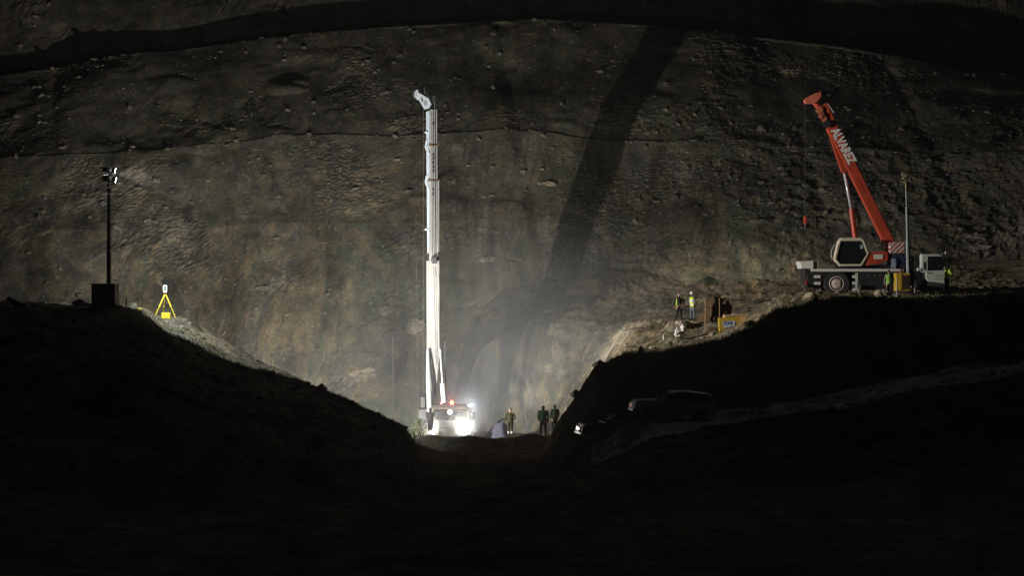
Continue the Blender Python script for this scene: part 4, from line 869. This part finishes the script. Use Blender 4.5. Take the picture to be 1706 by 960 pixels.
f = MB(c0); f.tube([c0+Vector((.3, -.15, 1.25)), c0+Vector((.75, -.9, .95))], .03, 6); f.build('prop_stick', dwood, T)

# ------------------------------------------------------------------ vegetation
leafd = mat('dark shrub leaf', (.05, .06, .03), .8, var=.4, scale=3); leafy = mat('dry grass blade', (.14, .13, .06), .9, var=.4, scale=2); twig = mat('twig', (.07, .055, .04), .9)
def shrub(label, c, r, h, seed, nl=260, lm=None, group=None):
    rr = random.Random(seed); T = thing('shrub', label, 'shrub', c, 0, group)
    s_ = MB(); l = MB()
    for k in range(7):
        a = rr.uniform(0, 6.28); e = Vector((math.cos(a)*r*rr.uniform(.2, .7), math.sin(a)*r*rr.uniform(.2, .7), h*rr.uniform(.55, 1)))
        s_.tube([(0, 0, -.1), e*.5+Vector((rr.uniform(-.05, .05), 0, .05)), e], [.022, .014, .006], 5)
    for k in range(nl):
        a = rr.uniform(0, 6.28); q = rr.random()**.5; z = rr.uniform(.05, 1)
        wv = r*q*math.sin(math.pi*min(.95, .25+z*.7))*(1+.35*math.sin(a*3+seed))
        p = Vector((math.cos(a)*wv, math.sin(a)*wv, z*h)); d1 = Vector((rr.gauss(0, 1), rr.gauss(0, 1), rr.gauss(.3, 1))).normalized()*rr.uniform(.05, .12); d2 = d1.cross(Vector((rr.gauss(0, 1), rr.gauss(0, 1), rr.gauss(0, 1)))).normalized()*.035
        l.add([p-d1, p+d2, p+d1, p-d2], [(0, 1, 2, 3)])
    s_.build('stems', twig, T); l.build('leaves', lm or leafd, T, weld=False)
def onw(px, py): return wall_at(px, py)
def ong(px, Y): x = X(px, Y); return Vector((x, Y, gz(x, Y)-.03))
k = 0
for px, Y, r_, h_, lb in ((697, 139.5, .75, 1.6, 'dense dark shrub left of the silhouetted person'), (688, 137, .4, .8, 'low dark shrub at the foot of the left mound'),
        (1068, 123.4, .22, .55, 'upright small shrub on the crest above the silver car'), (1000, 122.6, .35, .4, 'low shrub at the top corner of the right bank'), (960, 122.6, .3, .45, 'small shrub on the steep edge of the right bank'),
        (877, 141.5, .35, .4, 'low bush between the olive and green jackets'), (866, 143, .22, .3, 'tiny bush right of the olive jacketed person'), (132, 120.4, .5, .42, 'low leafless bush left of the light tower cabinet'), (1360, 123.5, .4, .4, 'low shrub on the bank below the orange crane'), (1250, 124, .3, .35, 'small shrub on the rising bank beside the plywood box'), (1195, 118, .5, .5, 'shrub at the foot of the bank behind the silver car'), (536, 122.6, .3, .4, 'small shrub on the sloping crest of left mound')):
    k += 1; shrub(lb, ong(px, Y), r_, h_, k, int(150+300*r_))
for px, py, r_, h_, lb in ((425, 222, 1.3, 1.5, 'wide dark shrub on the upper bench left of the white boom'), (290, 318, .6, .5, 'small dark shrub on the hillside right of the light tower'), (1395, 232, .9, .8, 'dark shrub on the narrow bench behind the orange boom'), (1640, 250, 1.0, .9, 'dark shrub on the bench at the far right'), (1180, 470, .8, .7, 'shrub on the lower hillside above the helmeted person')):
    k += 1; shrub(lb, onw(px, py)+Vector((0, -.2, -.3)), r_, h_, k, 420)
# dead branch on the wall
c0 = onw(668, 620)
f = MB(c0); f.tube([onw(655, 645)+Vector((0, -.3, 0)), onw(663, 622)+Vector((0, -.5, 0)), onw(672, 604)+Vector((0, -.6, 0)), onw(678, 586)+Vector((0, -.7, 0))], [.06, .12, .15, .10], 7); f.tube([onw(666, 615)+Vector((0, -.5, 0)), onw(660, 607)+Vector((0, -.6, 0))], [.08, .03], 6)
tag(f.build('dead_branch', mat('dead wood', (.07, .055, .045), .9)), 'crooked dead branch against the hillside left of the white crane', 'branch')
# leaning spar on left mound
e = P(12, 497, 117); g0 = P(40, 514, 117); g0.z = gz(g0.x, 117)-.1
f = MB(g0); f.tube([g0, e], [.18, .12], 7); tag(f.build('timber_spar', dwood), 'dark timber spar leaning from the left mound at the frame edge', 'timber')

# grass tufts along the crests
gm = MB(); rr = random.Random(3)
def tuft(p, h):
    for _ in range(6):
        a = rr.uniform(0, 6.28); w_ = Vector((math.cos(a), math.sin(a), 0))*.018; t = p+Vector((rr.gauss(0, .12), rr.gauss(0, .12), h*rr.uniform(.5, 1.1))); q = p+Vector((rr.gauss(0, .06), rr.gauss(0, .06), -.04))
        gm.add([q-w_, q+w_, t], [(0, 1, 2)])
for _ in range(2600):
    Yv = rr.gauss(123.2, 1.6); px = rr.uniform(940, 1700); x = X(px, Yv); tuft(Vector((x, Yv, gz(x, Yv))), rr.uniform(.12, .3)) if rr.random() < .6 else None
for _ in range(700):
    Yv = rr.uniform(125, 136); px = rr.uniform(1040, 1330); x = X(px, Yv); tuft(Vector((x, Yv, gz(x, Yv))), rr.uniform(.08, .2))
for _ in range(1900):
    Yv = rr.gauss(122.3, 1.1); px = rr.uniform(0, 680); x = X(px, Yv); tuft(Vector((x, Yv, gz(x, Yv))), rr.uniform(.08, .22))
tag(gm.build('dry_grass', leafy, weld=False), kind='stuff')

# ------------------------------------------------------------------ stones
def ico(sub=1):
    bm = bmesh.new(); bmesh.ops.create_icosphere(bm, subdivisions=sub, radius=1); v = [q.co.copy() for q in bm.verts]; f = [[w.index for w in q.verts] for q in bm.faces]; bm.free(); return np.array(v), f
iv, if_ = ico(1)
def stones(name, pts, sizes, m):
    vs_, fs_ = [], []; k = 0; nv = len(iv)
    for p, s_ in zip(pts, sizes):
        j = iv*(1+.35*rng.standard_normal((nv, 1)).clip(-1, 1))*np.array([1, .9, .65])*(.8+.5*rng.random(3))
        a = rng.uniform(0, 6.28); c, s2 = math.cos(a), math.sin(a); j = j @ np.array([[c, s2, 0], [-s2, c, 0], [0, 0, 1]])
        vs_.append(j*s_+p); fs_ += [[q+k for q in f] for f in if_]; k += nv
    me = bpy.data.meshes.new(name); me.from_pydata(np.concatenate(vs_).tolist(), [], fs_); me.materials.append(m)
    o = bpy.data.objects.new(name, me); COL.objects.link(o); return tag(o, kind='stuff')
cand = np.argwhere((np.abs(WX) < 52) & (WZ2 < 34)); sel = cand[rng.integers(0, len(cand), 15000)]
pp = np.stack([WX[sel[:, 0], sel[:, 1]], WY2[sel[:, 0], sel[:, 1]], WZ2[sel[:, 0], sel[:, 1]]], -1)
keep = (rng.random(len(pp)) < np.where((pp[:, 0] > 14) & (pp[:, 2] < 16), 1.0, .38)); pp = pp[keep]
stones('hillside_rubble', pp, .035+.30*rng.random(len(pp))**10+.06*rng.random(len(pp)), M_STONE)
gp = []
for _ in range(4200):
    Yv = rng.uniform(106, 147); px = rng.choice([rng.uniform(930, 1706), rng.uniform(0, 700)]); x = X(px, Yv); gp.append((x, Yv, 0))
gp = np.array(gp); gp[:, 2] = tz(gp[:, 0], gp[:, 1])
keep = np.array([all(math.hypot(p[0]-a, p[1]-b_) > r_*.8 for a, b_, c_, r_ in pads) for p in gp]); gp = gp[keep]
stones('loose_stones', gp, .03+.22*rng.random(len(gp))**5, M_STONE)
for i, (px, py, rx, rz_, lb) in enumerate(((606, 626, 1.05, .62, 'large pale boulder on the lower hillside left of the white crane'), (692, 548, .8, .75, 'rounded pale boulder half hidden by the lower white boom'), (640, 520, .55, .5, 'angular pale rock left of the white boom'),
        (912, 306, .8, .3, 'flat pale rock on the hillside left of the long dark shadow'), (1268, 369, .85, .28, 'flat pale slab on the rubble left of the orange crane'), (1622, 393, 1.0, .3, 'upper flat slab on the hillside beyond the truck cab'), (1632, 412, 1.1, .3, 'lower flat slab on the hillside beyond the truck cab'),
        (1268, 219, .35, .5, 'upright pale block on the narrow bench left of the orange boom'), (440, 480, .7, .25, 'small flat rock on the hillside above the left slope'), (815, 432, .7, .4, 'pale rock outcrop right of the white boom'), (64, 147, .35, .25, 'small pale rock near the upper left bench'), (985, 462, .5, .35, 'rock beside the bend of the long dark shadow'))):
    c = onw(px, py); tag(lump('boulder', M_PALE if i in (0, 1, 3, 7, 9) else M_STONE, c+Vector((0, .1, 0)), (rx, rx*.7, rz_), i+2, 3, .3, -.9), lb, 'boulder')
for i, (px, Y, r_, m_, lb) in enumerate(((1471, 128.5, .42, M_PALE, 'tan boulder at the feet of the green vested person'), (1350, 128.5, .38, M_PALE, 'tan rock under the rear of the orange crane'), (200, 121.5, .16, M_PALE, 'pale stone right of the light tower cabinet'), (215, 121.5, .12, M_PALE, 'small white stone next to the short dark post'), (154, 120.8, .22, M_PALE, 'pale stone left of the light tower cabinet'))):
    c = ong(px, Y); tag(lump('boulder', m_, c+Vector((0, 0, r_*.4)), (r_*1.2, r_, r_*.8), i+20, 3, .3, -.9), lb, 'boulder')
e = ong(232, 122.2); tag(lump('yellow_bag', yellow, e+Vector((0, 0, .08)), (.16, .12, .11), 33, 3, .2, -.7), 'small yellow bag on the crest right of the light tower', 'bag')
